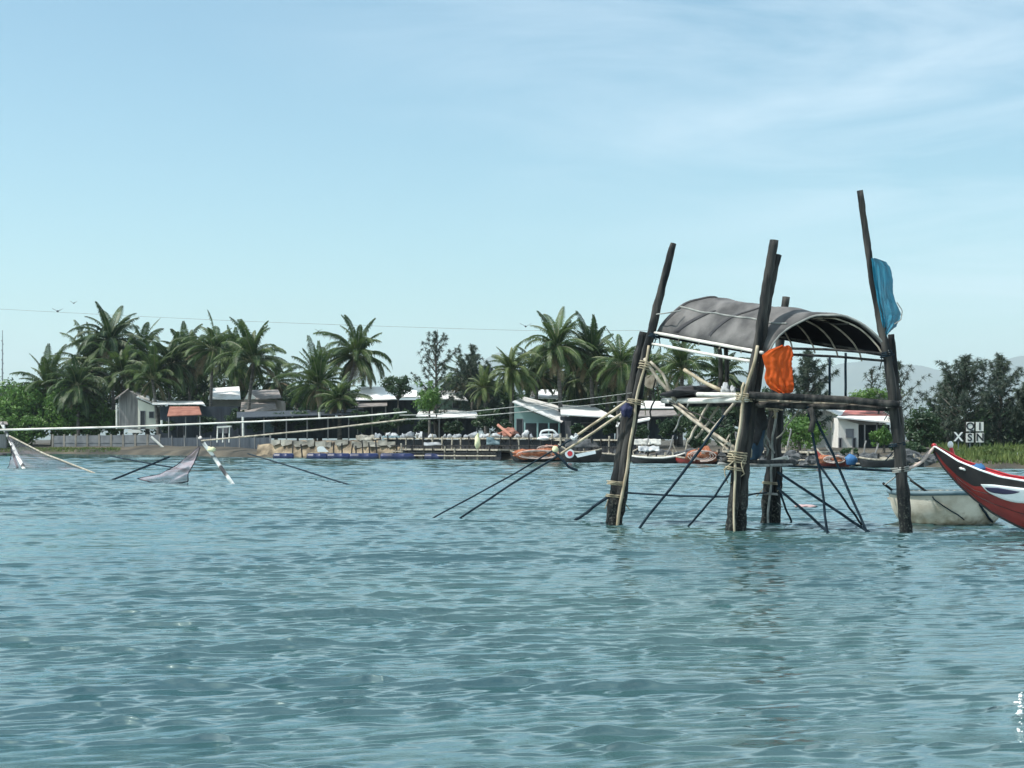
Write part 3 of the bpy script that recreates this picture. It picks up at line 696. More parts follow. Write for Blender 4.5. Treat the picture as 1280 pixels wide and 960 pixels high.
# weeds on the right bank
def weeds(px0, px1, n, dmin, dmax, name, mm, hmax):
    mb = MB()
    for _ in range(n):
        px = random.uniform(px0, px1); Y = shoreY(px) + random.uniform(dmin, dmax)
        p = G(px, Y, bankz(px, Y) - 0.03); hh = random.uniform(0.35, 1.0) * hmax * (0.7 + 0.6 * noise.noise(Vector((p.x * .5, p.y * .5, 0))))
        a = random.uniform(0, 6.28); sd = Vector((math.cos(a), math.sin(a), 0)) * 0.035
        tip = p + Vector((random.gauss(0, .25), random.gauss(0, .25), 1)) * hh; md = lerp(p, tip, .5) + sd * 0.5
        mb.add([p - sd, p + sd, md + sd, md - sd, tip], [(0, 1, 2, 3), (3, 2, 4)])
    o = mb.build(name, mm); tag(o, kind='stuff')
weeds(1165, 1330, 5200, 0.6, 9, 'weeds', M['weed'], 0.62)
for i, (a, b_, rx, ry) in enumerate([(1186, 572, 9, 7), (1204, 570, 12, 7), (1222, 573, 10, 6), (1240, 569, 13, 9), (1259, 573, 10, 7), (1276, 568, 12, 9)]):
    broad_tree(a, b_, 80.5 + (i % 3) * 1.5, rx, ry, 'scruffy yellow-green shrub in the weeds of the right bank, %s from the left' % ordn[i], 'weed', 0.16, 40, 26, 'scruffy shrubs on the right bank', 'bush', 'bush', trunk=False)
weeds(-40, 150, 2600, 0.7, 4, 'grass', M['weed'], 0.35)

# ------------------------------------------------------------------ houses and walls on the far shore
def pq(pts, Y): return [P(x, y, Y) for x, y in pts]
def quad(mb, pts, t=0.06):   # pts: (px, py, Y) four corners
    mb.slab([P(*p) for p in pts], t)
def opening(t, nm, x0, y0, x1, y1, Y, m='opening', fr=True):
    """a door or window: dark leaf with a frame standing proud of the wall at distance Y"""
    o = MB().prism(pq([(x0, y0), (x1, y0), (x1, y1), (x0, y1)], Y - 0.05), (0, 0.04, 0)).build(nm, M[m], t)
    if fr:
        k = Y / F; e = 0.05; a = P(x0, y0, Y); b_ = P(x1, y1, Y); mb = MB(); y_ = Y - 0.09
        mb.box((a.x - e, y_, a.z), (b_.x + e, y_ + 0.08, a.z + e)); mb.box((a.x - e, y_, b_.z - e), (b_.x + e, y_ + 0.08, b_.z))
        mb.box((a.x - e, y_, b_.z), (a.x, y_ + 0.08, a.z)); mb.box((b_.x, y_, b_.z), (b_.x + e, y_ + 0.08, a.z))
        mb.build('frame', M['frame'], o)
    return o
def wallblock(t, poly, Y, depth, m, nm='wall', sh=0.0):
    return MB().prism(pq(poly, Y), (sh, depth, 0)).build(nm, M[m], t)
def pole_v(t, px, y0, y1, Y, r=0.06, m='greyboard', nm='post'):
    a, b_ = P(px, y1, Y), P(px, y0, Y)
    return MB().tube([a, lerp(a, b_, .5), b_], r, 7).build(nm, M[m], t)
def roof(t, pts, m, th=0.08, nm='roof'):
    mb = MB(); quad(mb, pts, th); return mb.build(nm, M[m], t)

# grey plank shack with white gable
t = thing('plank_shack', 'grey plank shack with a white gable and dark doorway under the tallest palms', 'shack', G(165, 158, 0.7))
wallblock(t, [(148, 536), (172, 536), (172, 494), (160, 488), (148, 498)], 158, 4, 'greyboard')
wallblock(t, [(172.3, 536), (196, 536), (196, 509), (184, 504), (172.3, 499)], 156.5, 5, 'creamwall', 'gable_wall')
opening(t, 'door', 176, 514, 181, 536, 156.5); opening(t, 'window', 187, 515, 192, 522, 156.5)
roof(t, [(144, 500, 157), (161, 487, 157), (161, 485, 163), (144, 498, 163)], 'greyroof')
roof(t, [(170, 496.5, 156), (199, 509, 156), (206, 505, 163), (176, 492, 163)], 'whiteroof')
pole_v(t, 146, 506, 536, 155.5, 0.1, 'whitepole')
# long low house with rusty awning
t = thing('long_shed', 'long low dark shed with a rusty red awning roof', 'shed', G(235, 155, 0.7))
wallblock(t, [(200, 556), (298, 556), (298, 508), (200, 508)], 154, 5, 'darkwall')
roof(t, [(190, 506, 152.5), (256, 506, 152.5), (252, 502, 158), (192, 502, 158)], 'whiteroof')
roof(t, [(209, 521, 149), (252, 519, 149), (249, 509, 152), (212, 509, 152)], 'rustroof', nm='awning')
for x in (211, 232, 250): pole_v(t, x, 521, 556, 149.3, 0.06, 'greyboard')
opening(t, 'door', 222, 530, 229, 556, 154); opening(t, 'window', 272, 530, 284, 541, 154, 'frame')
# house with white roof and tiled wing
t = thing('tiled_house', 'house with a shiny white sheet roof and a lower grey tiled wing', 'house', G(310, 160, 0.8))
wallblock(t, [(262, 545), (322, 545), (322, 500), (262, 500)], 158, 6, 'tanwall')
roof(t, [(260, 499.5, 157), (301, 499.5, 157), (299, 484, 162), (264, 486, 162)], 'whiteroof')
wallblock(t, [(305, 520), (346, 520), (346, 500), (323, 499), (310, 490), (305, 499)], 155, 6, 'tanwall', 'wing_wall')
wallblock(t, [(306, 499), (322.5, 499), (310.5, 490)], 154.7, 0.25, 'whitewall', 'gable')
roof(t, [(321, 500, 154), (352, 498, 154), (348, 488, 159), (310, 488.5, 159)], 'greyroof')
roof(t, [(300, 519, 151), (346, 512, 151), (344, 503, 154.8), (302, 503.5, 154.8)], 'greyroof', nm='lower_roof')
opening(t, 'window', 328, 503, 339, 511, 154.95, 'opening')
# dark open sheds centre-left
t = thing('open_shed', 'dark open shed on thin posts behind the sandy bank', 'shed', G(380, 140, 0.7))
wallblock(t, [(300, 548), (452, 548), (452, 522), (300, 522)], 139, 3, 'darkwall')
roof(t, [(296, 523, 134), (455, 518, 134), (455, 512, 143), (296, 516, 143)], 'darkwall')
for x in (303, 330, 358, 384, 410, 436, 452): pole_v(t, x, 520, 549, 134.5, 0.06)
opening(t, 'window', 330, 528, 342, 540, 139, 'rimblue')
# white roofed houses
t = thing('white_roofed_house', 'long house with bright white roof sheets half hidden by palm fronds', 'house', G(480, 146, 0.8))
wallblock(t, [(446, 545), (524, 545), (524, 500), (446, 500)], 143, 6, 'darkwall')
roof(t, [(444, 501, 141), (496, 500, 141), (492, 484, 148), (452, 484.5, 148)], 'whiteroof')
roof(t, [(497, 498, 141.5), (523, 497, 141.5), (521, 489, 147), (496, 487, 147)], 'whiteroof')
roof(t, [(444, 510, 138), (484, 508, 138), (484, 503, 142.5), (444, 504, 142.5)], 'greyroof', nm='porch_roof')
for x in (447, 465, 482): pole_v(t, x, 508, 546, 138.3)
t = thing('mossy_house', 'house with mossy grey-green wall under a sloping white roof', 'house', G(560, 138, 0.8))
wallblock(t, [(522, 545), (583, 545), (583, 500), (522, 498)], 137, 6, 'mosswall')
roof(t, [(520, 497, 136), (585, 501.5, 136), (574, 490, 142), (528, 487, 142)], 'whiteroof')
roof(t, [(546, 522, 131), (599, 523, 131), (594, 513.5, 136.8), (549, 513, 136.8)], 'whiteroof', nm='porch_roof')
roof(t, [(520, 521, 130), (545, 521.5, 130), (543, 515, 136.7), (524, 515, 136.7)], 'whiteroof', nm='porch_roof')
MB().prism(pq([(522, 548), (598, 548), (598, 524), (522, 524)], 134.5), (0, 0.2, 0)).build('porch_wall', M['darkwall'], t)
for x in (549, 572, 596): pole_v(t, x, 522, 548, 131.3)
opening(t, 'window', 566, 504, 574, 510, 137)
# green gabled house
t = thing('gabled_house', 'pale green gabled house with dark porch and long white roofs', 'house', G(700, 122, 0.8))
wallblock(t, [(643, 547), (700, 547), (700, 528), (662, 514), (645, 504), (643, 504)], 120, 7, 'greenwall')
roof(t, [(640, 503, 118.6), (702, 529, 118.6), (716, 513, 128), (655, 497, 128)], 'whiteroof')
MB().prism(pq([(655, 547), (699, 547), (699, 529), (655, 529)], 119.7), (0, 0.25, 0)).build('porch_opening', M['opening'], t)
for x in (656, 672, 686, 699): pole_v(t, x, 528, 548, 118.9, 0.07, 'greenwall', 'column')
opening(t, 'door', 646, 524, 653, 546, 120)
wallblock(t, [(700.5, 549), (768, 549), (768, 521), (700.5, 521)], 119.5, 6, 'darkwall', 'wing_wall')
roof(t, [(701, 519, 116.5), (770, 523, 116.5), (742, 509, 127), (700, 507, 127)], 'whiteroof', nm='wing_roof')
roof(t, [(662, 498, 130), (702, 499, 130), (696, 488, 136), (666, 488, 136)], 'whiteroof', nm='rear_roof')
opening(t, 'door', 707, 527, 713, 549, 119.5, 'frame'); opening(t, 'window', 726, 529, 740, 539, 119.5, 'opening')
# shed behind left hut poles
t = thing('low_shed', 'low shed with pale sheet roof seen between the left hut poles and the braces', 'shed', G(815, 112, 0.8))
wallblock(t, [(776, 549), (846, 549), (846, 521), (776, 521)], 112, 5, 'darkwall')
roof(t, [(774, 523, 108.5), (848, 520, 108.5), (842, 513, 115), (776, 514, 115)], 'greyroof')
roof(t, [(790, 511, 114), (842, 511, 114), (836, 503, 119), (794, 502, 119)], 'whiteroof')
roof(t, [(770, 534, 104), (814, 525, 104), (812, 523, 108.3), (772, 530, 108.3)], 'whiteroof', nm='awning')
for x in (772, 810): pole_v(t, x, 527, 552, 104.3)
# white house with red roof
t = thing('red_roofed_house', 'small white house with faded red roof and white lean-to porch', 'house', G(1060, 101, 0.8))
wallblock(t, [(1018, 562), (1047, 562), (1047, 521), (1034, 513), (1018, 513)], 100.5, 4, 'whitewall')
wallblock(t, [(1047.3, 562), (1108, 562), (1108, 521), (1047.3, 521)], 102, 3, 'whitewall', 'rear_wall')
roof(t, [(1032, 512.5, 99.9), (1050, 520.5, 99.9), (1066, 511.5, 104), (1048, 510.5, 104)], 'whiteroof')
roof(t, [(1051, 520, 100.2), (1112, 521, 100.2), (1098, 510.5, 104), (1060, 511, 104)], 'redroof')
roof(t, [(1058, 510, 104.5), (1080, 510, 104.5), (1077, 504, 107), (1060, 504.5, 107)], 'redroof', nm='upper_roof')
wallblock(t, [(1048, 562), (1073, 562), (1073, 530), (1048, 522)], 97.5, 2.2, 'whitewall', 'porch_wall')
roof(t, [(1045.5, 522.5, 97), (1119, 530, 97), (1110, 521.5, 100), (1048, 521.2, 100)], 'whiteroof', nm='porch_roof')
opening(t, 'window', 1058, 537, 1066, 546, 97.5, 'frame')
opening(t, 'door', 1048.8, 548, 1051.5, 561, 97.5); opening(t, 'door', 1066, 548, 1069, 561, 97.5)
MB().prism(pq([(1074, 562), (1112, 562), (1112, 531), (1074, 531)], 99.6), (0, 0.2, 0)).build('porch_back', M['darkwall'], t)
for x in (1081, 1096, 1115): pole_v(t, x, 530, 562, 97.3, 0.05, 'greyboard')
# fence on the left
t = thing('block_wall', 'long grey concrete block wall with posts along the left bank', 'wall', G(120, 157, 0.5))
pa, pb = G(66, 158, 0), G(200, 151.5, 0)
mb = MB(); za, zb = 0.2, 1.75
mb.prism([pa + Vector((0, 0, za)), pb + Vector((0, 0, za)), pb + Vector((0, 0, zb + .1)), pa + Vector((0, 0, zb))], (0, 0.14, 0)); mb.build('panel', M['fence'], t)
for i in range(10):
    p = lerp(pa, pb, i / 9); MB().box((p.x - 0.09, p.y - 0.10, 0.1), (p.x + 0.09, p.y - 0.005, 1.9)).build('post', M['tanwall'], t)
mb = MB(); mb.prism([pa + Vector((0, -0.05, 1.05)), pb + Vector((0, -0.05, 1.05)), pb + Vector((0, -0.05, 1.13)), pa + Vector((0, -0.05, 1.13))], (0, 0.045, 0)); mb.build('rail', M['fence'], t)
t = thing('brown_hut', 'brown hut wall cut by the left edge at the water', 'hut', G(2, 154, 0.3))
MB().box(tuple(G(-40, 158, 0.2)), (G(8, 158).x, 161, 1.9)).build('wall', M['greyboard'], t)
roof(t, [(-44, 531, 157), (10, 531, 157), (8, 526, 162), (-44, 526, 162)], 'greyroof')
# dark board fence centre-left
t = thing('board_fence', 'dark board fence along the shore below the long shed', 'fence', G(250, 148, 0.4))
pa, pb = G(200, 150, 0), G(338, 128.5, 0)
MB().prism([pa + Vector((0, 0, .2)), pb + Vector((0, 0, .2)), pb + Vector((0, 0, 1.55)), pa + Vector((0, 0, 1.55))], (0, 0.1, 0)).build('panel', M['darkwall'], t)
for i in range(9):
    p = lerp(pa, pb, i / 8); MB().tube([p + Vector((0, -.08, .05)), p + Vector((0.03, -.08, 1.1)), p + Vector((0, -.08, 1.75))], 0.06, 6).build('post', M['greyboard'], t)
# white table frame, leaning pole, bench etc on the left shore
t = thing('white_table', 'white wooden table frame standing on the dark shore right of the leaning net pole', 'table', G(281, 127, 0.3))
MB().prism(pq([(271, 533), (288, 532), (288, 534), (271, 535)], 128), (0, 0.7, 0)).build('tabletop', M['whitepole'], t)
for x in (272, 279, 287): MB().tube([P(x, 534, 128.2), P(x - 0.7, 553, 128)], 0.05, 6).build('leg', M['whitepole'], t)
solo(MB().tube(path([P(189, 546, 146), P(209, 564, 146)], 4), 0.11, 7), 'leaning_pole', M['whitepole'], 'pale pole leaning on the bank below the long shed', 'pole', P(209, 564, 146))
solo(MB().prism(pq([(160, 537), (174, 537), (177, 541), (160, 541)], 150), (0, .4, 0)), 'white_trough', M['whitewall'], 'small white trough at the foot of the white gable', 'trough', P(168, 541, 150))
for i, (a, b_, lab) in enumerate([((303.5, 521), (304, 545), 'white upright stick in front of the grey tiled wing'), ((399, 515), (399.5, 524), 'short white stick above the sandy bank sheds'), ((202, 525), (202, 533), 'short pale stick right of the white gable')]):
    solo(MB().tube([P(*b_, 132), P(*a, 132)], 0.09, 7), 'white_stick', M['whitepole'], lab, 'stick', P(*b_, 132))

# sandy bank / retaining wall with broken concrete cap
t = thing('sandy_bank_wall', 'crumbling sandy retaining wall with a pale broken rim above the blue drums', 'retaining wall', G(415, 122, 0))
mb = MB(); cap = MB(); n = 60
for i in range(n + 1):
    px = 322 + (505 - 322) * i / n; Y = shoreY(px) + 1.2; u = i / n
    hgt = (1.36 - 0.45 * max(0, (0.12 - u) / 0.12)) * (0.92 + 0.16 * noise.noise(Vector((i * 0.3, 0, 0))))
    q = G(px, Y); bul = 0.35 * noise.noise(Vector((i * 0.45, 2, 0)))
    for (dy, z) in ((-0.9 + bul, -0.1), (-0.35 + bul, 0.45), (0.1 + bul * .5, 1.0), (0.3, hgt), (2.0, hgt + .02), (2.0, -0.1)):
        mb.v.append((q.x, q.y + dy, z + 0.1 * noise.noise(Vector((px * .1, z * 3, 4)))))
for i in range(n):
    for k in range(5): mb.f.append((i * 6 + k, (i + 1) * 6 + k, (i + 1) * 6 + k + 1, i * 6 + k + 1))
mb.build('bank', M['bankearth'], t, smooth=True)
for i in range(16):
    px = 342 + i * 10 + random.uniform(-5, 5); Y = shoreY(px) + 1.0; q = G(px, Y, 1.26 + random.uniform(-.12, .1))
    wd = 0.36 * random.uniform(.5, 1.4)
    MB().prism([q + Vector((-wd, -.05, .02)), q + Vector((wd, -.05, random.uniform(-.1, .1))), q + Vector((wd, -.12, -.35 * random.uniform(.6, 1.3))), q + Vector((-wd * .4, -.12, -.45 * random.uniform(.7, 1.3))), q + Vector((-wd, -.08, -.28))], (0, 0.55, 0)).build('rim_block', M['concrete'], t)
for i, px in enumerate((366, 378, 417, 428, 437, 446, 455, 463, 471)):
    Y = shoreY(px) - 0.5; l = random.uniform(1.2, 1.7); a = G(px, Y, -.3)
    MB().tube(path([a, a + Vector((random.uniform(-.25, .25), .3, l))], 4, 0, .05, i), 0.055, 6, .2).build('stake', M['darkwood'], t)
solo(MB().prism(pq([(396, 560), (399, 558), (403, 558), (410, 565), (397, 565)], 115.6), (0, .5, 0)), 'white_box', M['white'], 'small white box floating beside the sandy bank wall', 'box', P(403, 565, 115.6))

# blue drums floating along the bank
for i, (x0, x1) in enumerate([(342, 367), (384, 409), (409, 437), (437, 473), (476, 520), (531, 557)]):
    Y = shoreY((x0 + x1) / 2) - 1.6; Y = min(Y, 115.5); a, b_ = G(x0, Y, 0.10), G(x1, Y, 0.10)
    t = thing('blue_drum', 'dark blue plastic drum afloat below the sandy bank, %s from the left of the row' % ordn[i], 'drum', lerp(a, b_, .5), 'blue floating drums')
    d = (b_ - a)
    pts = [lerp(a, b_, u) for u in (0, .03, .06, .3, .33, .36, .64, .67, .7, .94, .97, 1)]
    rr_ = [.24, .28, .30, .30, .32, .30, .30, .32, .30, .30, .28, .24]
    MB().tube(pts, rr_, 14).build('body', M['bluedrum'], t, smooth=True)
    MB().tube([b_, b_ + d.normalized() * .03], .2, 12).build('lid', M['drumcap'], t)
    MB().tube([a, a - d.normalized() * .03], .2, 12).build('lid', M['drumcap'], t)

# long dark jetty with sacks and tarps
def jetty(name, label, x0, x1, ytop, off, nposts, m='darkwood', rails=2, depth=2.0):
    def yy(px): return shoreY(px) + off
    mid = G((x0 + x1) / 2, yy((x0 + x1) / 2))
    t = thing(name, label, 'jetty', mid, 'dark jetties on the far shore')
    zt = H - (ytop - HY) / F * yy((x0 + x1) / 2)
    a, b_ = G(x0, yy(x0), zt), G(x1, yy(x1), zt)
    n = (b_ - a).normalized(); nb = Vector((-n.y, n.x, 0))
    MB().prism([a, b_, b_ + Vector((0, 0, .1)), a + Vector((0, 0, .1))], nb * depth).build('deck', M['oldbamboo'] if m != 'paletarp' else M['paletarp'], t)
    MB().prism([a + nb * .25 + Vector((0, 0, -.03)), b_ + nb * .25 + Vector((0, 0, -.03)), b_ + nb * .25 + Vector((0, 0, -zt - .3)), a + nb * .25 + Vector((0, 0, -zt - .3))], nb * .08).build('skirt_netting', M['blacknet'], t)
    for i in range(nposts):
        p = lerp(a, b_, (i + .3) / nposts) - nb * .06
        lean = random.uniform(-.12, .12)
        MB().tube([Vector((p.x, p.y, -.4)), Vector((p.x + lean * .5, p.y, zt * .5)), Vector((p.x + lean, p.y, zt + random.uniform(.05, .5)))], .055, 6, .2).build('post', M['oldbamboo'] if random.random() < .5 else M['darkwood'], t)
    for k in range(rails):
        z = zt * (.35 + .3 * k)
        MB().tube(path([Vector((a.x, a.y, z)) - nb * .13, Vector((b_.x, b_.y, z + .06)) - nb * .13], 6, 0, .06, k + x0), .045, 6).build('rail', M['oldbamboo'] if k % 2 == 0 else M['darkwood'], t)
    return t, zt
jetty('jetty', 'low dark jetty with pale deck line in front of the sack row', 500, 622, 563, -1.2, 9)
jetty('jetty', 'high dark jetty loaded with a row of pale sacks', 462, 700, 549, 2.0, 20, depth=2.6)
jetty('jetty', 'grey decked jetty behind the boat with the painted round eye', 690, 790, 551, 2.0, 10, depth=2.6)
jetty('jetty', 'dark jetty under the left hut poles with a pale edge', 776, 850, 571, -0.6, 7, depth=2.2, rails=1)
jetty('jetty', 'dark jetty hidden behind the hut legs', 895, 1020, 566, 0.3, 10, depth=2.2)
jetty('jetty', 'dark jetty at the foot of the white house', 1062, 1150, 574, 0.0, 8, depth=2.0, rails=1)
sx_ = 468; i = 0
while sx_ < 700:
    wpx = random.uniform(5, 13); Y = shoreY(sx_) + 2.6 + random.uniform(0, .8)
    k = Y / F; c = P(sx_ + wpx / 2, 545.5 + random.uniform(-1.2, 1.2), Y)
    solo(MB().blob((c.x, c.y, c.z), wpx * .5 * k, .38, random.uniform(.14, .30), i + 3, .5), 'sack', M['sack'] if random.random() < .5 else M['greysack'], 'bulging pale sack in the row on the high dark jetty, %s from the left' % ordn[i], 'sack', c, 'sacks on the high dark jetty', True)
    sx_ += wpx * random.uniform(.6, 1.25) + (0 if random.random() < .8 else 7); i += 1
    if i >= len(ordn): break
c = P(597, 553, 110); t = thing('yellow_sack', 'tall pale yellow sack hanging on the jetty front below the sack row', 'sack', c)
MB().blob(tuple(c), .2, .2, .42, 5, .35).build('sack', M['yellowsack'], t, smooth=True); MB().tube([c + Vector((0, 0, .35)), c + Vector((.05, 0, .62))], .09, 8).build('neck', M['yellowsack'], t)
# pale sheets draped on jetty fronts
for i, (x0, x1, y0, y1, lab) in enumerate([(445, 468, 544, 551, 'torn pale sheet over the left end of the high jetty'), (478, 500, 545, 558, 'blue-grey tarp hanging left of the sack row'), (608, 648, 547, 556, 'long blue-grey tarp hanging under the sacks near the yellow sack'), (530, 590, 553, 557, 'grey rolled sheet on the low dark jetty'), (706, 776, 549, 560, 'dark grey tarp over the jetty behind the round-eyed boat'), (792, 826, 549, 556, 'pale tarp beside the left hut poles, upper one'), (798, 824, 558, 564, 'white crumpled sheet on the dark jetty right of the left hut poles')]):
    Y = shoreY((x0 + x1) / 2) + (1.85 if i != 6 else -0.8); mb = MB(); nx, nz = 16, 5
    for a in range(nx + 1):
        for b_ in range(nz + 1):
            u, v = a / nx, b_ / nz
            q = P(lerp(x0, x1, u), lerp(y0, y1, v) + 1.3 * noise.noise(Vector((u * 5, v * 2, i))), Y)
            mb.v.append((q.x, q.y - .25 * v + .16 * noise.noise(Vector((u * 9, v * 2, i * 3))), q.z))
    for a in range(nx):
        for b_ in range(nz): mb.f.append((a * (nz + 1) + b_, (a + 1) * (nz + 1) + b_, (a + 1) * (nz + 1) + b_ + 1, a * (nz + 1) + b_ + 1))
    o = solo(mb, 'tarp', M[['concrete', 'rimblue', 'rimblue', 'greysack', 'rock', 'paletarp', 'sack'][i]], lab, 'tarp', P((x0 + x1) / 2, y1, Y), 'sheets on the jetties', True)
    solidify(o, .03)
# red tarp + tilted orange pole, white awning frame
c = P(637, 541, 111); solo(MB().blob(tuple(c), .55, .4, .24, 9, .6, 18, 12), 'red_tarp', M['rustroof'], 'rusty red tarp heap in front of the green house door', 'tarp', c, None, True)
solo(MB().tube(path([P(622, 531, 110), P(639, 545, 109.5)], 3), .1, 7), 'orange_pole', mat('salmon_paint', (.5, .18, .12), (.6, .3, .22), 3, .6), 'tilted salmon pole resting by the red tarp', 'pole', P(639, 545, 109.5))
t = thing('white_boat_canopy', 'white arched frame standing in front of the dark green-house porch', 'awning', P(687, 546, 110))
MB().tube(path([P(675, 545, 110), P(677, 539, 110), P(684, 537.5, 110), P(692, 538, 110), P(697, 544, 110)], 10), .07, 7).build('arch', M['eyewhite'], t)
MB().tube(path([P(677, 543, 110), P(697, 543, 110)], 4), .05, 7).build('rail', M['eyewhite'], t)
c = P(680, 548, 107); solo(MB().blob(tuple(c), .42, .3, .14, 21, .2), 'white_bundle', M['white'], 'flat white bundle on the jetty post right of the sack row', 'bundle', c, None, True)

# ------------------------------------------------------------------ boats
def small_boat(label, px0, px1, Y, hgt, m='hullblack', bow=1, heap=None, gun='oldbamboo', rise=.8, name='moored_boat', rot=0):
    a, b_ = G(px0, Y), G(px1, Y); L = (b_ - a).length; c = lerp(a, b_, .5)
    t = thing(name, label, 'boat', c, 'boats moored along the far shore')
    B = min(.9, L * .2); mb = MB(); n = 24; ps = 5; gl = [[], []]; deck = MB(); dv = []
    for i in range(n + 1):
        u = i / n * 2 - 1; e = (u * bow)
        half = B * max(.03, 1 - abs(u) ** 2.6); zt = hgt * (.62 + .38 * rise * (max(0, e) ** 2.2) * 1.6 + .2 * max(0, -e) ** 2)
        zb = -.25 + (zt + .15) * max(0, abs(u) - .72) / .28 * .8
        row = []
        for s in (-1, 1):
            for k in range(ps):
                tt = k / (ps - 1)
                row.append((c.x + u * L * .5, c.y + s * half * (tt ** .55), zb + (zt - zb) * tt))
        mb.v += row; gl[0].append(Vector(row[ps - 1])); gl[1].append(Vector(row[2 * ps - 1]))
        dv.append((row[ps - 1], row[2 * ps - 1]))
    for i in range(n):
        for s in (0, 1):
            for k in range(ps - 1):
                o = s * ps
                mb.f.append((i * 2 * ps + o + k, (i + 1) * 2 * ps + o + k, (i + 1) * 2 * ps + o + k + 1, i * 2 * ps + o + k + 1))
    solidify(mb.build('hull', M[m], t, smooth=True), .04, 0)
    for g in gl: MB().tube(g, .045, 6).build('gunwale', M[gun], t)
    for i, (p, q) in enumerate(dv): deck.v += [(p[0], p[1] + .03, p[2] - .14), (q[0], q[1] - .03, q[2] - .14)]
    for i in range(n): deck.f.append((2 * i, 2 * i + 1, 2 * i + 3, 2 * i + 2))
    deck.build('deck', M['darkwood'], t)
    return t, c, L
def net_heap(label, px, py, Y, rpx, rzpx, seed):
    k = Y / F; c = P(px, py, Y); t = thing('net_heap', label, 'fishing net', c, 'orange net heaps')
    mb = MB()
    for j in range(5):
        mb.blob((c.x + random.uniform(-.6, .6) * rpx * k, c.y + random.uniform(-.2, .2), c.z + random.uniform(-.3, .3) * rzpx * k), rpx * k * random.uniform(.35, .6), .45, rzpx * k * random.uniform(.6, .9), seed + j, .35, 18, 12)
    mb.build('netting', M['orangenet'], t, smooth=True)
    for j in range(4):
        pts = []; a0 = random.uniform(0, 6)
        for i in range(14):
            a = a0 + i * .45; pts.append((c.x + math.cos(a) * rpx * k * (.35 + .15 * j) , c.y - .45 - .05 * j, c.z + math.sin(a) * rzpx * k * (.4 + .12 * j)))
        MB().tube(pts, .03, 5).build('float_line', M['pinkrope'], t)
    return t
small_boat('low boat heaped with orange nets left of the round-eyed boat', 638, 706, 99, .62, 'hullblack', -1)
net_heap('long heap of orange nets on the boat left of the round-eyed boat', 673, 568, 98.6, 34, 7, 10)
net_heap('smaller orange net pile on top behind the long orange heap', 684, 561, 100, 16, 5, 30)
t, c, L = small_boat('dark boat with white bow stripe and a painted round eye', 698, 752, 97, 1.0, 'hullblack', -1)
e = P(712, 567, 96.35)
o = MB().tube([e, e + Vector((0, .12, 0))], .28, 18).build('eye', M['eyewhite'], t); MB().tube([e + Vector((0.02, -.03, 0)), e + Vector((.02, -.003, 0))], .16, 14).build('pupil', M['brightred'], o)
MB().prism(pq([(719, 568), (744, 563), (745, 567), (722, 572)], 96.3), (0, .05, 0)).build('name_stripe', M['eyewhite'], t)
small_boat('long dark boat between the round-eyed boat and the left hut poles', 744, 798, 99, .75, 'hullblack', 1)
small_boat('low dark boat behind the left hut poles with a bleached gunwale', 788, 856, 91.5, .55, 'hullblack', 1, gun='plank')
small_boat('small red boat under the orange nets behind the hut braces', 845, 900, 91, .5, 'hullred', 1)
net_heap('round orange net heap on the small red boat behind the hut braces', 876, 570, 90.6, 22, 9, 50)
small_boat('pinkish boat with nets in front of the white house', 1020, 1064, 81.5, .62, 'hullred', -1, rise=1.5)
net_heap('pale pink net heap on the boat in front of the white house', 1040, 574, 81.2, 17, 6, 70)
c = P(1064, 575, 80.5); solo(MB().blob(tuple(c), .32, .3, .28, 80, .25), 'blue_sack', M['bluecloth'], 'blue and white sack beside the pink net heap', 'sack', c, None, True)
small_boat('dark low boat right of the blue sack near the right-hand hut pole', 1074, 1126, 80, .6, 'hullblack', 1)
# rubble and rock edge along the right shore
for i in range(90):
    px = 770 + i * 4.5 + random.uniform(-2, 2); Y = shoreY(px) + random.uniform(-.1, 2.2); c = G(px, Y, random.uniform(.0, .45)); r_ = random.uniform(.2, .55)
    solo(MB().blob(tuple(c), r_, r_ * .9, r_ * .75, i * 2.3, .4), 'boulder', M['rock'], 'dark boulder of the rubble edge between hut legs and red boat bow', 'boulder', c, 'dark boulders of the rubble edge', False)
for i in range(16):
    px = random.uniform(770, 1120); Y = shoreY(px) + random.uniform(0, 2.5); a = G(px, Y, .2); l = random.uniform(1, 1.9); an = random.uniform(-.7, .7)
    solo(MB().tube(path([a, a + Vector((math.sin(an) * l, .2, math.cos(an) * l))], 4, 0, .06, i), .04, 6), 'driftwood_stake', M['oldbamboo'] if i % 2 else M['greyboard'], 'thin crooked stake stuck in the dark shore behind the hut', 'stake', a, 'stakes on the dark shore')

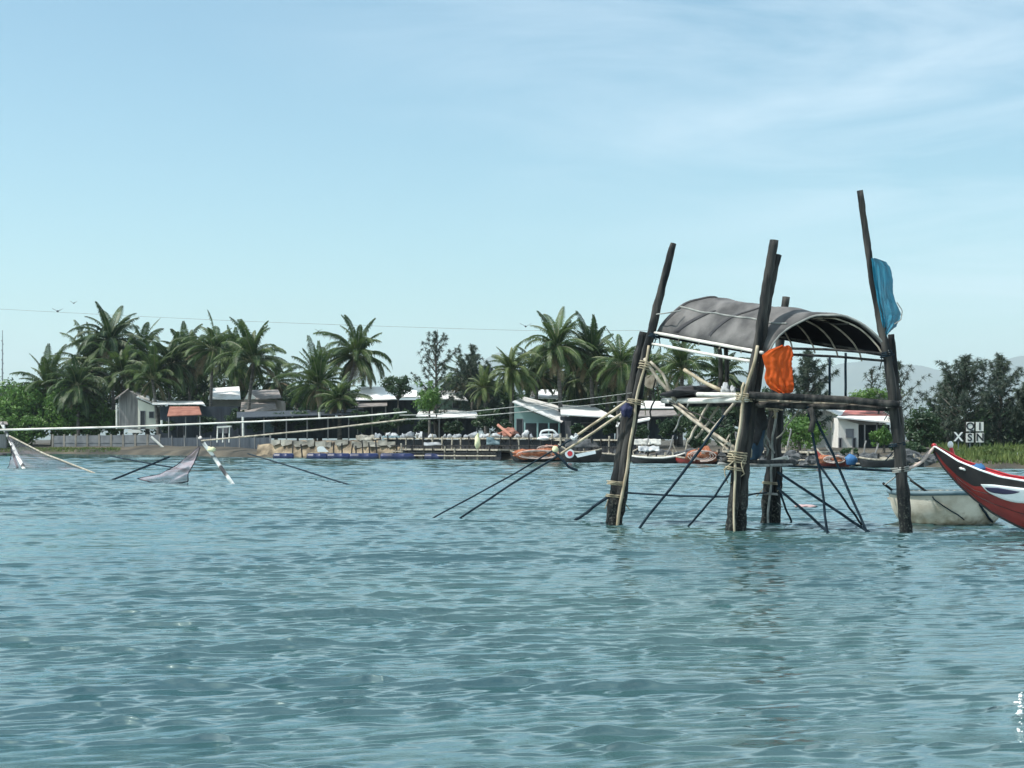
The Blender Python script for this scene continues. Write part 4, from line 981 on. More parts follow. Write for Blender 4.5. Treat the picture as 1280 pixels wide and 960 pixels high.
# letter boards
t = thing('letter_sign', 'five white letter boards on thin poles in front of the big casuarina', 'sign', G(1212, 84, 0.7))
LY = 84
for ch, x0, y0, x1, y1 in (('Q', 1208, 527.5, 1217.5, 539), ('I', 1220, 527.5, 1229.5, 539), ('X', 1193, 541, 1203, 552), ('S', 1207.5, 541.5, 1217, 553), ('N', 1220, 541, 1230, 553)):
    a, b_ = P(x0, y1, LY), P(x1, y0, LY)
    o = MB().box((a.x, LY, a.z), (b_.x, LY + .03, b_.z)).build('board', M['whitewall'] if ch != 'X' else M['opening'], t)
    cu = bpy.data.curves.new('letter', 'FONT'); cu.body = ch; cu.size = (b_.z - a.z) * (1.12 if ch != 'X' else 1.45); cu.align_x = 'CENTER'; cu.align_y = 'CENTER'; cu.extrude = .006; cu.offset = 0.012
    cu.materials.append(M['opening'] if ch != 'X' else M['white'])
    tmp = bpy.data.objects.new('letter_outline', cu); COL.objects.link(tmp); dg = bpy.context.evaluated_depsgraph_get(); dg.update()
    lm = bpy.data.meshes.new_from_object(tmp.evaluated_get(dg)); bpy.data.objects.remove(tmp)
    lo = bpy.data.objects.new('letter', lm); COL.objects.link(lo); lo.parent = o; lo.rotation_euler = (R(90), 0, 0)
    lo.location = Vector(((a.x + b_.x) / 2, LY - .012, (a.z + b_.z) / 2)) - Vector(o['_w'])
for x, y0 in ((1212.5, 539), (1225, 539), (1198, 552)): pole_v(t, x, y0 - 10, 572, LY + .08, .03, 'steel')
c = P(1272, 572, 80); solo(MB().blob(tuple(c), .14, .12, .28, 4, .3), 'white_marker', M['white'], 'small white marker stone in the weeds at the right edge', 'marker', c, None, True)

# ------------------------------------------------------------------ the stilt hut
hut = thing('stilt_hut', 'tall fishing hut on dark stilts with a grey arched canopy', 'fishing hut', G(940, 25.2, 0))
def post(pts, rads, m='postwood', nm='post', wob=.28, n=44, jit=.03, seed=0, lab=None):
    pp = path([P(*p) for p in pts], n, 0, jit, seed)
    # carry the foot below the water
    pp[-1] = pp[-1] + Vector((0, 0, 0))
    d = (pp[-1] - pp[-2]).normalized(); pp.append(pp[-1] + d * .9)
    rr_ = [.95 * lerp(rads[0], rads[1], min(1, i / n)) * (1 + .12 * noise.noise(Vector((i * .7, seed * 3.3, 1)))) for i in range(len(pp))]
    o = MB().tube(pp, rr_, 12, wob).build(nm, M[m], hut, smooth=True)
    if lab: o['label'] = lab
    return o
post([(841, 304, 26.2), (823, 372, 26.2), (800, 475, 26.2), (780, 580, 26.2), (771, 654, 26.2)], (.058, .105), seed=1)
post([(805, 415, 26.4), (790, 480, 26.4), (776, 560, 26.35), (764, 655, 26.2)], (.07, .115), seed=2)
post([(811, 432, 26.1), (800, 480, 26.05), (787, 560, 26.05), (772, 655, 26.0)], (.022, .028), 'bamboo', 'bamboo_pole', .1, lab='pale bamboo lashed to left post')
post([(967.5, 300, 24.3), (952, 400, 24.3), (937, 490, 24.3), (922, 580, 24.3), (913, 664, 24.2)], (.070, .085), seed=3)
post([(972.5, 318, 24.4), (957, 400, 24.4), (944, 490, 24.4), (932, 580, 24.4), (925, 663, 24.3)], (.058, .085), seed=4)
post([(947, 432, 24.15), (934, 480, 24.15), (927, 520, 24.15), (918, 575, 24.15), (918, 664, 24.1)], (.027, .017), 'bamboo', 'bamboo_pole', .1, lab='pale bamboo lashed to front post')
post([(981, 371, 26.9), (974, 430, 26.9), (966, 520, 26.9), (962, 600, 26.9), (957, 653, 26.9)], (.065, .10), seed=5)
post([(974, 500, 27.0), (970, 560, 27.0), (966, 654, 27.0)], (.10, .13), 'darkwood', seed=6)
post([(970, 505, 26.75), (966, 560, 26.75), (960, 652, 26.75)], (.02, .02), 'greyrope', 'bamboo_pole', .1)
post([(1075, 238, 23.9), (1084, 305, 23.9), (1098, 385, 23.9), (1112, 470, 23.9), (1122, 550, 23.9), (1133, 664, 23.9)], (.045, .095), seed=7)
post([(1115, 418, 24.1), (1119, 470, 24.1), (1125, 550, 24.05), (1134, 664, 24.0)], (.055, .085), seed=8)
def stick(pts, r, m='oldbamboo', nm='brace', n=8, jit=.02, seed=0, sag=0, lab=None, into=False):
    pp = path([P(*p) if len(p) == 3 else WL(*p) for p in pts], n, sag, jit, seed)
    if into: pp.append(pp[-1] + (pp[-1] - pp[-2]).normalized() * .5)
    o = MB().tube(pp, r, 7, .1).build(nm, M[m], hut, smooth=True)
    if lab: o['label'] = lab
    return o
# canopy rails
cA, cB, cC = P(824, 418, 26.2), P(955, 441, 24.3), P(1107, 442, 23.9); cD = cA + cC - cB
stick([(818, 416, 26.15), (890, 429, 25.2), (954, 441, 24.2)], .026, 'plank', 'rail', seed=1)
stick([(812, 429, 26.2), (880, 442, 25.3), (946, 453, 24.25)], .024, 'plank', 'rail', seed=2)
stick([(984, 435.5, 24.2), (1040, 437, 24.05), (1112, 443, 23.85)], .020, 'postwood', 'rail', seed=3)
stick([(984, 443, 24.3), (1050, 446, 24.1), (1114, 452, 23.85)], .020, 'postwood', 'rail', seed=4)
pts = [cD + Vector((0, 0, .0)), cC + Vector((0, 0, .0))]
MB().tube(path(pts, 6), .026, 7).build('rail', M['postwood'], hut)
# canopy sheet
can = MB(); nu, nv = 30, 28
def vault(u, v, dz=0.0):
    b_ = lerp(lerp(cA, cB, u), lerp(cD, cC, u), v)
    ed = abs(2 * v - 1); rise = .60 * (1 - ed ** 2.15) ** .80
    sagw = -.035 * math.sin(math.pi * ((u * 3) % 1)) + .03 * noise.noise(Vector((u * 5, v * 6, 0)))
    return b_ + Vector((0, 0, rise + dz + sagw * (1 - ed ** 4)))
for i in range(nu + 1):
    for j in range(nv + 1):
        u = -.03 + 1.06 * i / nu
        p = vault(u, j / nv)
        if i == nu: p += Vector((0, 0, -.02 * random.random()))
        can.v.append(tuple(p))
for i in range(nu):
    for j in range(nv): can.f.append((i * (nv + 1) + j, (i + 1) * (nv + 1) + j, (i + 1) * (nv + 1) + j + 1, i * (nv + 1) + j + 1))
cano = can.build('canopy', M['tarp'], hut, smooth=True); solidify(cano, .025, 0)
underside_shade = MB()
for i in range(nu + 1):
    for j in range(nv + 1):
        underside_shade.v.append(tuple(vault(-.02 + 1.04 * i / nu, j / nv, -.05)))
underside_shade.f = list(can.f)
underside_shade.build('underside_shade', mat('painted_shade_black', (0.005, 0.005, 0.007), (0.010, 0.010, 0.012), 3, 1.0, spec=0.05), cano, smooth=True)  # near-black sheet added to paint deep shade under the canopy
for i in range(6):
    u = -.02 + 1.0 * i / 5 + .01
    MB().tube([vault(u, j / 20, -.066) for j in range(21)] + [vault(u, 1, -.12) + Vector((.03, 0, -.06))], .013, 6).build('rib', M['oldbamboo'], cano)
for v in (.3, .5, .7): MB().tube([vault(i / 10, v, -.085) for i in range(11)], .012, 6).build('purlin', M['postwood'], cano)
MB().tube([vault(i / 20, .19, .03) for i in range(21)], .014, 6).build('tie_rope', M['greyrope'], cano)
def strap_strip(us, v0, v1, w_, lift=.026):
    mb = MB()
    n_ = 14
    for j in range(n_ + 1):
        v = lerp(v0, v1, j / n_); u = lerp(us[0], us[1], j / n_)
        for s in (-1, 1): mb.v.append(tuple(vault(u + s * w_, v, lift)))
    for j in range(n_): mb.f.append((2 * j, 2 * j + 1, 2 * j + 3, 2 * j + 2))
    o = mb.build('strap', M['strap'], cano, smooth=True); solidify(o, .008, 0)
strap_strip((.16, .30), .01, .22, .024); strap_strip((.47, .57), .0, .45, .016); strap_strip((.0, .02), .0, .5, .012)
MB().tube([vault(1.035, j / 20, .0) for j in range(21)], .016, 7).build('hem', M['greyrope'], cano)
# inner uprights
for x in (899, 907): stick([(x, 432, 25.4), (x + 2, 470, 25.4), (x - 1, 500, 25.4)], .035, 'postwood', 'upright', seed=x)
for x, y0, y1 in ((1037, 447, 500), (1057, 441, 497)): stick([(x, y0, 25.4), (x, y1, 25.4)], .020, 'darkrope', 'upright', jit=.004)
# platform
pl = MB(); plA, plB, plC = P(834, 500, 26.2), P(932, 500, 24.35), P(1116, 507, 23.95); plD = plA + plC - plB
for i in range(13):
    v0 = i / 13 + .006; v1 = (i + 1) / 13 - .012
    a0, a1 = lerp(plA, plD, v0), lerp(plA, plD, v1); b0, b1 = lerp(plB, plC, v0), lerp(plB, plC, v1)
    dz = Vector((0, 0, random.uniform(-.012, .012)))
    pl.prism([a0 + dz, b0 + dz, b1 + dz, a1 + dz], (0, 0, .03))
pl.build('platform', M['oldbamboo'], hut)
stick([(828, 501, 26.3), (880, 501, 25.3), (934, 499, 24.15)], .045, 'plank', 'beam', seed=9)
stick([(872, 493, 25.2), (934, 494, 24.2)], .036, 'plank', 'beam', seed=10)
stick([(936, 494, 24.15), (1000, 497, 24.05), (1060, 500, 23.95), (1124, 506, 23.75)], .056, 'postwood', 'beam', 14, seed=11)
stick([(944, 506, 24.3), (1010, 508, 24.2), (1120, 511, 23.9)], .045, 'postwood', 'beam', 10, seed=12)
stick([(832, 505, 26.6), (900, 505, 26.8), (980, 504, 26.9)], .05, 'postwood', 'beam', seed=13)
stick([(968, 503, 26.8), (1030, 505, 25.6), (1118, 508, 24.2)], .05, 'postwood', 'beam', seed=14)
MB().box(tuple(P(864, 478, 25.9)), tuple(P(896, 497, 25.9) + Vector((0, .35, .28)))) if False else None
# braces
stick([(806, 448, 26.1), (822, 474, 26.0), (846, 501, 25.9)], .030, 'oldbamboo', seed=21)
stick([(812, 452, 26.05), (830, 470, 25.95), (843, 500, 25.9)], .024, 'oldbamboo', seed=22)
stick([(855, 462, 25.6), (880, 478, 25.4), (902, 488, 25.2)], .030, 'bamboo', 'loose_pole', seed=23, lab='pale yellow bamboo lying across the platform')
stick([(838, 502, 25.9), (870, 528, 25.2), (922, 562, 24.4)], .028, 'oldbamboo', seed=24)
stick([(848, 503, 25.8), (880, 534, 25.2), (918, 570, 24.45)], .022, 'oldbamboo', seed=25)
stick([(928, 492, 24.5), (905, 520, 24.5), (880, 552, 24.5)], .026, 'oldbamboo', seed=26)
stick([(887, 502, 25.2), (872, 530, 25.2), (859, 553, 25.2)], .022, 'oldbamboo', seed=27)
stick([(899, 508, 25.6), (884, 530, 25.6), (870, 548, 25.6)], .022, 'oldbamboo', seed=28)
stick([(906, 519, 24.45), (862, 580, 24.45), (798, 661)], .021, 'darkrope', seed=29, into=True)
stick([(916, 585, 24.2), (894, 620, 24.3), (858, 660)], .018, 'darkrope', seed=30, into=True)
stick([(905, 575, 24.2), (945, 578, 25.4), (992, 577, 26.7)], .04, 'postwood', 'beam', seed=31)
stick([(898, 580, 24.1), (950, 582, 24.9), (990, 581, 26.6)], .025, 'greyrope', 'beam', seed=32)
stick([(962, 578, 26.5), (985, 572, 26.4)], .04, 'plank', 'peg', 3)
stick([(972, 590, 26.6), (1030, 628, 25.2), (1083, 663)], .022, 'darkrope', seed=33, into=True)
stick([(972, 610, 26.6), (1000, 634, 25.2), (1033, 663)], .022, 'darkrope', seed=34, into=True)
stick([(1010, 508, 24.1), (1022, 575, 24.2), (1034, 664)], .020, 'darkrope', seed=35, into=True)
stick([(1014, 512, 24.1), (1044, 573, 24.2), (1083, 665)], .020, 'darkrope', seed=36, into=True)
stick([(1022, 578, 24.2), (1055, 625, 24.2), (1078, 657)], .018, 'darkrope', seed=37, into=True)
stick([(972, 600, 26.6), (980, 630, 26.5), (989, 651)], .018, 'darkrope', seed=38, into=True)
stick([(1012, 510, 24.0), (1018, 520, 24.0), (1013, 540, 24.0)], .045, 'postwood', 'knot', 4)
stick([(930, 478, 24.05), (925, 500, 24.05)], .02, 'bamboo', 'peg', 3)
for i, (a, b_) in enumerate([((936, 508, 24.4), (968, 566, 26.6)), ((972, 512, 26.7), (926, 560, 24.5)), ((946, 505, 24.6), (938, 572, 24.6)), ((955, 508, 25.2), (958, 570, 25.6)), ((838, 503, 25.9), (905, 534, 24.6)), ((1000, 510, 24.3), (972, 548, 26.7)), ((862, 503, 25.6), (842, 540, 25.9)), ((820, 470, 26.2), (812, 530, 26.2))]):
    stick([a, b_], .014, ['greyrope', 'postwood', 'oldbamboo'][i % 3], 'brace', 8, .06, 60 + i)
def lashing(px, py, Y, r, ax0, ax1, m='rope', turns=4, hgt=.14, th=.011, tails=2, sub=None):
    r *= .80; hgt *= .7; th = min(th, .013); turns = max(2, turns - 1)
    """rope wound round a pole whose axis runs ax0 -> ax1 (pixels)"""
    c = P(px, py, Y); d = (P(*ax0, Y) - P(*ax1, Y)).normalized(); a = d.orthogonal().normalized(); b_ = d.cross(a)
    pts = []
    for i in range(turns * 12 + 1):
        t_ = i / (turns * 12); an = 2 * math.pi * turns * t_
        pts.append(c + d * (t_ - .5) * hgt + (a * math.cos(an) + b_ * math.sin(an)) * (r + .012 * math.sin(an * 2.7)))
    mb = MB().tube(pts, th, 5)
    for k in range(tails):
        q = pts[-1 - k * 9]; mb.tube(path([q, q + Vector((random.uniform(-.06, .1), -.04, -.08)), q + Vector((random.uniform(-.15, .15), -.05, -.24))], 6), th * .8, 5)
    return mb.build('lashing', M[m], hut, smooth=True)
lashing(795, 503, 26.15, .17, (800, 475), (780, 580)); lashing(808, 458, 26.15, .15, (815, 430), (800, 475), turns=5, hgt=.22)
lashing(770, 604, 26.15, .18, (780, 580), (771, 654), hgt=.10); lashing(768, 620, 26.15, .18, (780, 580), (771, 654), 'rope', 3, .08)
lashing(930, 497, 24.25, .15, (937, 490), (922, 580), turns=5, hgt=.18); lashing(921, 572, 24.25, .17, (925, 560), (918, 600), turns=6, hgt=.26, th=.018, tails=4)
lashing(916, 586, 24.2, .16, (925, 560), (916, 610), 'rope', 3, .08)
lashing(963, 604, 26.85, .17, (966, 580), (958, 650), 'rope', 3, .07); lashing(961, 617, 26.85, .17, (966, 580), (958, 650), 'greyrope', 2, .05)
lashing(968, 508, 26.2, .16, (972, 480), (966, 520), turns=5, hgt=.2, th=.018, tails=3); lashing(966, 578, 26.8, .17, (968, 560), (964, 600), 'greyrope', 3, .1)
lashing(1117, 506, 23.95, .16, (1112, 470), (1122, 550), 'greyrope', 4, .12); lashing(1126, 587, 23.95, .16, (1122, 550), (1130, 630), 'greyrope', 4, .12, .018)
lashing(1108, 443, 23.9, .12, (1104, 420), (1112, 470), 'darkrope', 4, .12); lashing(818, 420, 26.15, .11, (823, 400), (812, 440), 'darkrope', 4, .1)
lashing(1121, 556, 23.95, .15, (1120, 540), (1123, 570), 'darkrope', 3, .08)
# clutter on the platform
c = P(820, 480, 26.3); solo(MB().tube([P(813, 477, 26.6), P(816, 477, 26.75)], .115, 14), 'woven_tray', M['oldbamboo'], 'round woven tray hanging behind the left hut poles', 'tray', c)
c = P(880, 489, 25.8); solo(MB().blob(tuple(c + Vector((0, 0, -.02))), .50, .3, .10, 33, .5, 20, 12), 'net_bundle', M['strap'], 'black bundle of nets lying on the left part of the platform', 'net', c, None, True)
c = P(778, 511, 26.0); solo(MB().blob(tuple(P(783, 513, 25.98)), .085, .09, .12, 12, .5, 16, 12), 'navy_cloth', M['navy'], 'navy blue cloth knotted round the left hut poles', 'cloth', c, None, True)
c = P(955, 520, 24.9); solo(MB().blob(tuple(P(946, 520, 24.8)), .13, .11, .30, 14, .55, 20, 16), 'dark_netting', M['strap'], 'dark bunched netting hanging below the platform between front and rear posts', 'net', c, None, True)
c = P(944, 548, 25.4); solo(MB().blob(tuple(c), .14, .1, .34, 17, .4), 'blue_cloth', mat('dusky_blue_cloth', (.015, .04, .075), (.03, .07, .12), 5, .85), 'dusky blue cloth hanging below the platform behind the front post', 'cloth', c, None, True)
for i, (px, py, s_) in enumerate([(907, 487, .06), (916, 489, .05)]):
    c = P(px, py, 25.0); solo(MB().blob(tuple(c), s_, s_, s_ * 1.5, 60 + i, .5), 'rag', M['sack'], ['crumpled pale rag by the two inner uprights', 'small crumpled pale rag on the planks beside the front post'][i], 'rag', c, None, True)
# cloths
def cloth(name, m, label, cat, outline, rows, Y, amp, seed, thick=.008, fy=3.0, grad=0.0):
    """outline: list of (py, px_left, px_right)"""
    mb = MB(); nx = 30; o = outline
    for r_ in range(rows + 1):
        u = r_ / rows * (len(o) - 1); k = min(len(o) - 2, int(u)); f = u - k
        y = lerp(o[k][0], o[k + 1][0], f); xl = lerp(o[k][1], o[k + 1][1], f); xr = lerp(o[k][2], o[k + 1][2], f)
        for c_ in range(nx + 1):
            s = c_ / nx
            v_ = r_ / rows
            rdg = lambda x, z, k: 1 - 2 * abs(noise.noise(Vector((x, z, seed + k))))
            dy = amp * (.55 * rdg(s * fy - v_ * 1.6, v_ * .9, 0) + .32 * rdg(s * fy * 2.1 + v_ * 2.4, v_ * 2.0, 7) + .18 * rdg(s * 9, v_ * 8, 15)) * (.45 + .55 * v_) + grad * s
            y += 1.1 * noise.noise(Vector((s * 6, seed, 3))) * (1 if r_ in (0, rows) else 0)
            q = P(lerp(xl, xr, s) + .9 * noise.noise(Vector((r_ * .4, s * 3, seed))) * s, y, Y); mb.v.append((q.x, q.y + dy, q.z))
    for r_ in range(rows):
        for c_ in range(nx): mb.f.append((r_ * (nx + 1) + c_, (r_ + 1) * (nx + 1) + c_, (r_ + 1) * (nx + 1) + c_ + 1, r_ * (nx + 1) + c_ + 1))
    ob = solo(mb, name, M[m], label, cat, P(o[0][1], o[0][0], Y), None, True); solidify(ob, thick, 0); return ob
cloth('orange_cloth', 'orange', 'bright orange cloth hanging from the front arch of the canopy', 'cloth', [(432, 976, 988), (437, 962, 991), (444, 953, 992), (452, 955, 990), (462, 958, 991), (472, 956, 992), (480, 959, 993), (486, 964, 993), (490, 972, 992), (493, 977, 984)], 80, 24.05, .085, 3, fy=2.6, thick=.004)
cloth('blue_netting', 'bluenet', 'blue net cloth hanging like a flag from the tall right-hand hut pole', 'net', [(322, 1090, 1094), (327, 1090.5, 1108), (335, 1091, 1114), (350, 1093, 1117), (365, 1096, 1117), (378, 1098, 1121), (392, 1101, 1127), (400, 1102, 1125), (408, 1104, 1121), (415, 1105, 1113), (419, 1106, 1110)], 80, 23.8, .09, 8, fy=2.8, thick=.004)
solo(MB().tube(path([P(1121, 378, 23.8), P(1128, 388, 23.8), P(1126, 400, 23.8), P(1118, 405, 23.8)], 10), .008, 5), 'loose_cord', M['greyrope'], 'thin pale cord looping from the right side of the blue net', 'cord', P(1121, 378, 23.8))

# ------------------------------------------------------------------ stays and ropes
def line(pts, r, m, name, label, cat, group=None, n=20, sag=0.0, jit=.02, into=False):
    pp = path([P(*p) if len(p) == 3 else WL(*p) for p in pts], n, sag, jit, len(label))
    if into: pp.append(pp[-1] + (pp[-1] - pp[-2]).normalized() * .5)
    return solo(MB().tube(pp, r, 7, .1), name, M[m], label, cat, pp[0], group, True)
t = thing('stay_pole', 'long bamboo stay slanting into the water, upper of the pair left of the hut', 'stay pole', P(782, 503, 26.1), 'slanting stays left of the hut')
MB().tube(path([P(783, 502, 26.1), P(720, 545, 26.4)], 8, 0, .02, 3), .022, 8, .1).build('upper_pole', M['bamboo'], t)
MB().tube(path([P(722, 544, 26.4), P(640, 594, 27.2), WL(538, 649)] , 12, 0, .02, 5) + [WL(520, 661, -.3)], .014, 8, .1).build('lower_pole', M['darkrope'], t)
t = thing('stay_pole', 'long bamboo stay slanting into the water, lower of the pair left of the hut', 'stay pole', P(785, 512, 26.05), 'slanting stays left of the hut')
MB().tube(path([P(786, 511, 26.05), P(700, 568, 26.4)], 8, 0, .02, 7), .021, 8, .1).build('upper_pole', M['bamboo'], t)
MB().tube(path([P(702, 567, 26.4), P(640, 605, 27), WL(573, 649)], 12, 0, .02, 9) + [WL(550, 664, -.3)], .019, 8, .1).build('lower_pole', M['darkrope'], t)
c = P(694, 562, 26.4); t = thing('float_ball', 'knot of pale rope and a yellowish ball where the slanting stays cross', 'float', c)
MB().blob(tuple(c), .055, .055, .06, 3, .1).build('ball', M['yellowsack'], t, smooth=True)
MB().tube(path([P(714, 546, 26.35), P(717, 549, 26.3), P(722, 545, 26.35), P(718, 543, 26.35)], 8), .03, 6).build('knot', M['sack'], t)
MB().tube(path([P(690, 563, 26.4), P(703, 574, 26.3), P(711, 584, 26.3), P(722, 588, 26.3)], 10), .022, 6).build('hook', M['darkrope'], t)
line([(765, 619, 26.1), (742, 633, 26.1), (719, 650)], .026, 'darkrope', 'anchor_rope', 'short dark anchor rope running left from the foot of the left hut poles', 'rope', None, 10, .02, .03, True)
line([(783, 616, 26.1), (850, 620, 25.6), (905, 621, 24.4), (915, 620, 24.3)], .017, 'darkrope', 'tie_rope', 'dark rope strung low between the left poles and the front post', 'rope', 'low ropes between the hut posts')
line([(926, 621, 24.4), (945, 617, 25.5), (958, 616, 26.7)], .015, 'darkrope', 'tie_rope', 'short dark rope strung low between the front and rear posts', 'rope', 'low ropes between the hut posts')
line([(972, 582, 26.6), (1050, 585, 25.1), (1120, 589, 23.95)], .018, 'darkrope', 'tie_rope', 'dark rope stretched from the rear post to the right-hand pole', 'rope', 'low ropes between the hut posts')
line([(820, 393, 26.15), (835, 391, 25.9), (852, 388, 25.9)], .010, 'greyrope', 'tie_rope', 'thin line tying the canopy corner to the tall left pole', 'rope')
line([(1134, 586, 23.9), (1148, 578, 23.9), (1160, 567, 23.95), (1167, 557, 24.05)], .026, 'pinkrope', 'mooring_rope', 'faded pink mooring rope from the right-hand pole to the red bow', 'rope', None, 12, .03)
line([(790, 491, 26.1), (640, 504, 36), (500, 519, 56)], [.006 + .0006 * i for i in range(21)], 'greyrope', 'long_line', 'thin grey line from the left hut poles to the end of the pale boom', 'rope', 'long lines to the lift nets', 20, .1)
line([(792, 500, 26.1), (690, 507, 32), (508, 524, 46)], [.006 + .0005 * i for i in range(21)], 'greyrope', 'long_line', 'lower thin grey line from the left hut poles toward the leaning net pole', 'rope', 'long lines to the lift nets', 20, .08)
line([(510, 524, 46), (400, 537, 47), (252, 551, 49.5)], .026, 'oldbamboo', 'boom_pole', 'slanting grey boom reaching the head of the leaning net pole', 'boom', 'booms of the lift nets', 24)
line([(0 - 120, 541, 60), (0, 537.5, 60), (160, 533.5, 59), (320, 527, 58), (440, 521, 57), (508, 515, 56)], [.046 - .0007 * i for i in range(31)], 'plank', 'boom_pole', 'long pale boom lying almost level across the left half', 'boom', 'booms of the lift nets', 30, 0, .03)
# lift nets
t = thing('net_pole', 'pale peeling net pole leaning right, head beside the slanting grey boom', 'net pole', WL(290, 604), 'net poles of the lift nets')
MB().tube(path([P(249, 546, 50), P(270, 575, 50), WL(291, 605)], 12, 0, .04, 3) + [WL(294, 609, -.4)], .058, 9, .15).build('pole', M['mixedpole'], t, smooth=True)
MB().blob(tuple(P(264, 562, 50)), .13, .10, .08, 3, .35).build('float', M['yellowsack'], t, smooth=True)
def net(name, label, rows, m):
    """rows: list of (left xyz-pixel, right xyz-pixel)"""
    mb = MB(); nx, k = 14, 6; rs = []
    for (a, b_), (c_, d) in zip(rows, rows[1:]):
        for j in range(k): rs.append((lerp(P(*a), P(*c_), j / k), lerp(P(*b_), P(*d), j / k)))
    rs.append((P(*rows[-1][0]), P(*rows[-1][1])))
    for r_, (l, q) in enumerate(rs):
        for c_ in range(nx + 1):
            s = c_ / nx; p = lerp(l, q, s); mb.v.append((p.x, p.y + .25 * noise.noise(Vector((s * 3, r_ * .2, 1))), p.z - .12 * math.sin(math.pi * s) * r_ / len(rs)))
    for r_ in range(len(rs) - 1):
        for c_ in range(nx): mb.f.append((r_ * (nx + 1) + c_, (r_ + 1) * (nx + 1) + c_, (r_ + 1) * (nx + 1) + c_ + 1, r_ * (nx + 1) + c_ + 1))
    t = thing(name, label, 'fishing net', P(*rows[0][0]), 'lift nets at the left')
    mb.build('netting', M[m], t, smooth=True)
    MB().tube([p[0] for p in rs], .015, 6).build('edge_rope', M['darkrope'], t); MB().tube([p[1] for p in rs], .015, 6).build('edge_rope', M['darkrope'], t)
    MB().tube([lerp(*rs[-1], i / 8) + Vector((0, 0, -.12 * math.sin(math.pi * i / 8))) for i in range(9)], .02, 6).build('foot_rope', M['darkrope'], t)
net('lift_net', 'brown triangular lift net hanging from the head of the leaning peeling pole', [((249, 558, 50), (250, 559, 50)), ((238, 568, 50.2), (247, 569, 50)), ((220, 582, 50.5), (241, 582, 50)), ((200, 593, 51), (235, 592, 50)), ((172, 598, 51.5), (235, 602, 50.6))], 'brownnet')
net('lift_net', 'thin pale lift net spread low over the water at the left edge', [((10, 546, 76), (12, 546, 76)), ((15, 556, 76.4), (40, 561, 75)), ((14, 568, 76.8), (72, 575, 74)), ((12, 581, 77), (100, 586, 73)), ((8, 587, 77.4), (118, 591, 72.5))], 'palenet')
t = thing('net_pole', 'dark and white net pole leaning at the far left edge', 'net pole', WL(29, 585), 'net poles of the lift nets')
MB().tube(path([P(2, 528, 78), P(12, 550, 78), WL(30, 586)], 12, 0, .04, 3) + [WL(32, 589, -.4)], .085, 9, .15).build('pole', M['mixedpole'], t, smooth=True)
MB().tube(path([P(14, 560, 78), WL(22, 585)], 6, 0, .03, 3), .06, 7, .1).build('prop', M['darkwood'], t)
line([(12, 545, 76), (55, 567, 74), (117, 591)], .04, 'oldbamboo', 'slanting_pole', 'bamboo arm slanting right into the water from the far left net pole', 'net arm', 'arms of the lift nets', 12, 0, .02, True)
line([(212, 571, 54), (180, 584, 54), (138, 601)], .035, 'darkrope', 'slanting_pole', 'dark arm slanting down left beside the brown lift net', 'net arm', 'arms of the lift nets', 12, 0, .02, True)
line([(138, 570, 80), (190, 580, 75), (232, 587)], .035, 'darkrope', 'slanting_pole', 'dark thin arm crossing behind the brown lift net', 'net arm', 'arms of the lift nets', 12, 0, .02, True)
line([(310, 567, 70), (370, 585, 60), (433, 605)], .028, 'darkrope', 'slanting_pole', 'dark line slanting down right into open water right of the peeling pole', 'net arm', 'arms of the lift nets', 12, 0, .02, True)
c = WL(3, 569.5, .05); solo(MB().blob(tuple(c), .4, .3, .18, 2, .2), 'dark_float', M['strap'], 'dark float on the water at the very left edge', 'float', c, None, True)
c = WL(1006, 633, .01); solo(MB().blob(tuple(c), .22, .45, .025, 6, .35, 18, 6), 'pink_float', M['pinkfloat'], 'faded pink sheet floating among the dark hut braces', 'float', c, None, True)

# ------------------------------------------------------------------ round basket boat
bc = G(1184, 26.65, 0)
t = thing('basket_boat', 'round tan basket boat floating behind the red bow', 'basket boat', bc)
k = bc.y / F; RB = 71.5 * k
prof = [(0, -.14), (.40, -.14), (.58, -.115), (.71, -.06), (.80, .01), (.865, .09), (.915, .18), (.95, .27), (.972, .36), (.988, .44), (1.0, .51)]
mb = MB().lathe([(r_ * RB, z * .97) for r_, z in prof], tuple(bc), 56); inn = [(r_ * RB - .035, z * .97 + .02) for r_, z in prof[::-1]][:-1] + [(0, -.08)]
mb.lathe(inn, tuple(bc), 56); mb.build('hull', M['coracle'], t, smooth=True)
rim = []
for i in range(49):
    a = 2 * math.pi * i / 48; rim.append((bc.x + RB * math.cos(a), bc.y + RB * math.sin(a), .512 + .010 * math.sin(3 * a)))
MB().tube(rim, .038, 8, cap=False).build('rim', M['rimblue'], t, smooth=True)
for s in (-.35, .35): MB().prism([bc + Vector((-RB * .93, s - .12, .37)), bc + Vector((RB * .93, s - .12, .37)), bc + Vector((RB * .93, s + .12, .37)), bc + Vector((-RB * .93, s + .12, .37))], (0, 0, .035)).build('thwart', M['oldbamboo'], t)
solo(MB().tube(path([P(1104, 604, 26.4), P(1122, 618, 26.6)], 4), .022, 7), 'oar_handle', M['darkwood'], 'dark stick poking over the left rim of the basket boat', 'stick', P(1122, 618, 26.6))
t = thing('paddle', 'dark paddle leaning out of the basket boat beside the right-hand pole', 'paddle', P(1156, 614, 26.3))
MB().tube(path([P(1138, 600, 26.3), P(1166, 620, 26.5)], 4), .02, 7).build('shaft', M['darkwood'], t)
MB().prism([P(1166, 619, 26.5), P(1182, 628, 26.6), P(1180, 633, 26.6), P(1165, 622, 26.5)], (0, .03, 0)).build('blade', M['darkwood'], t)
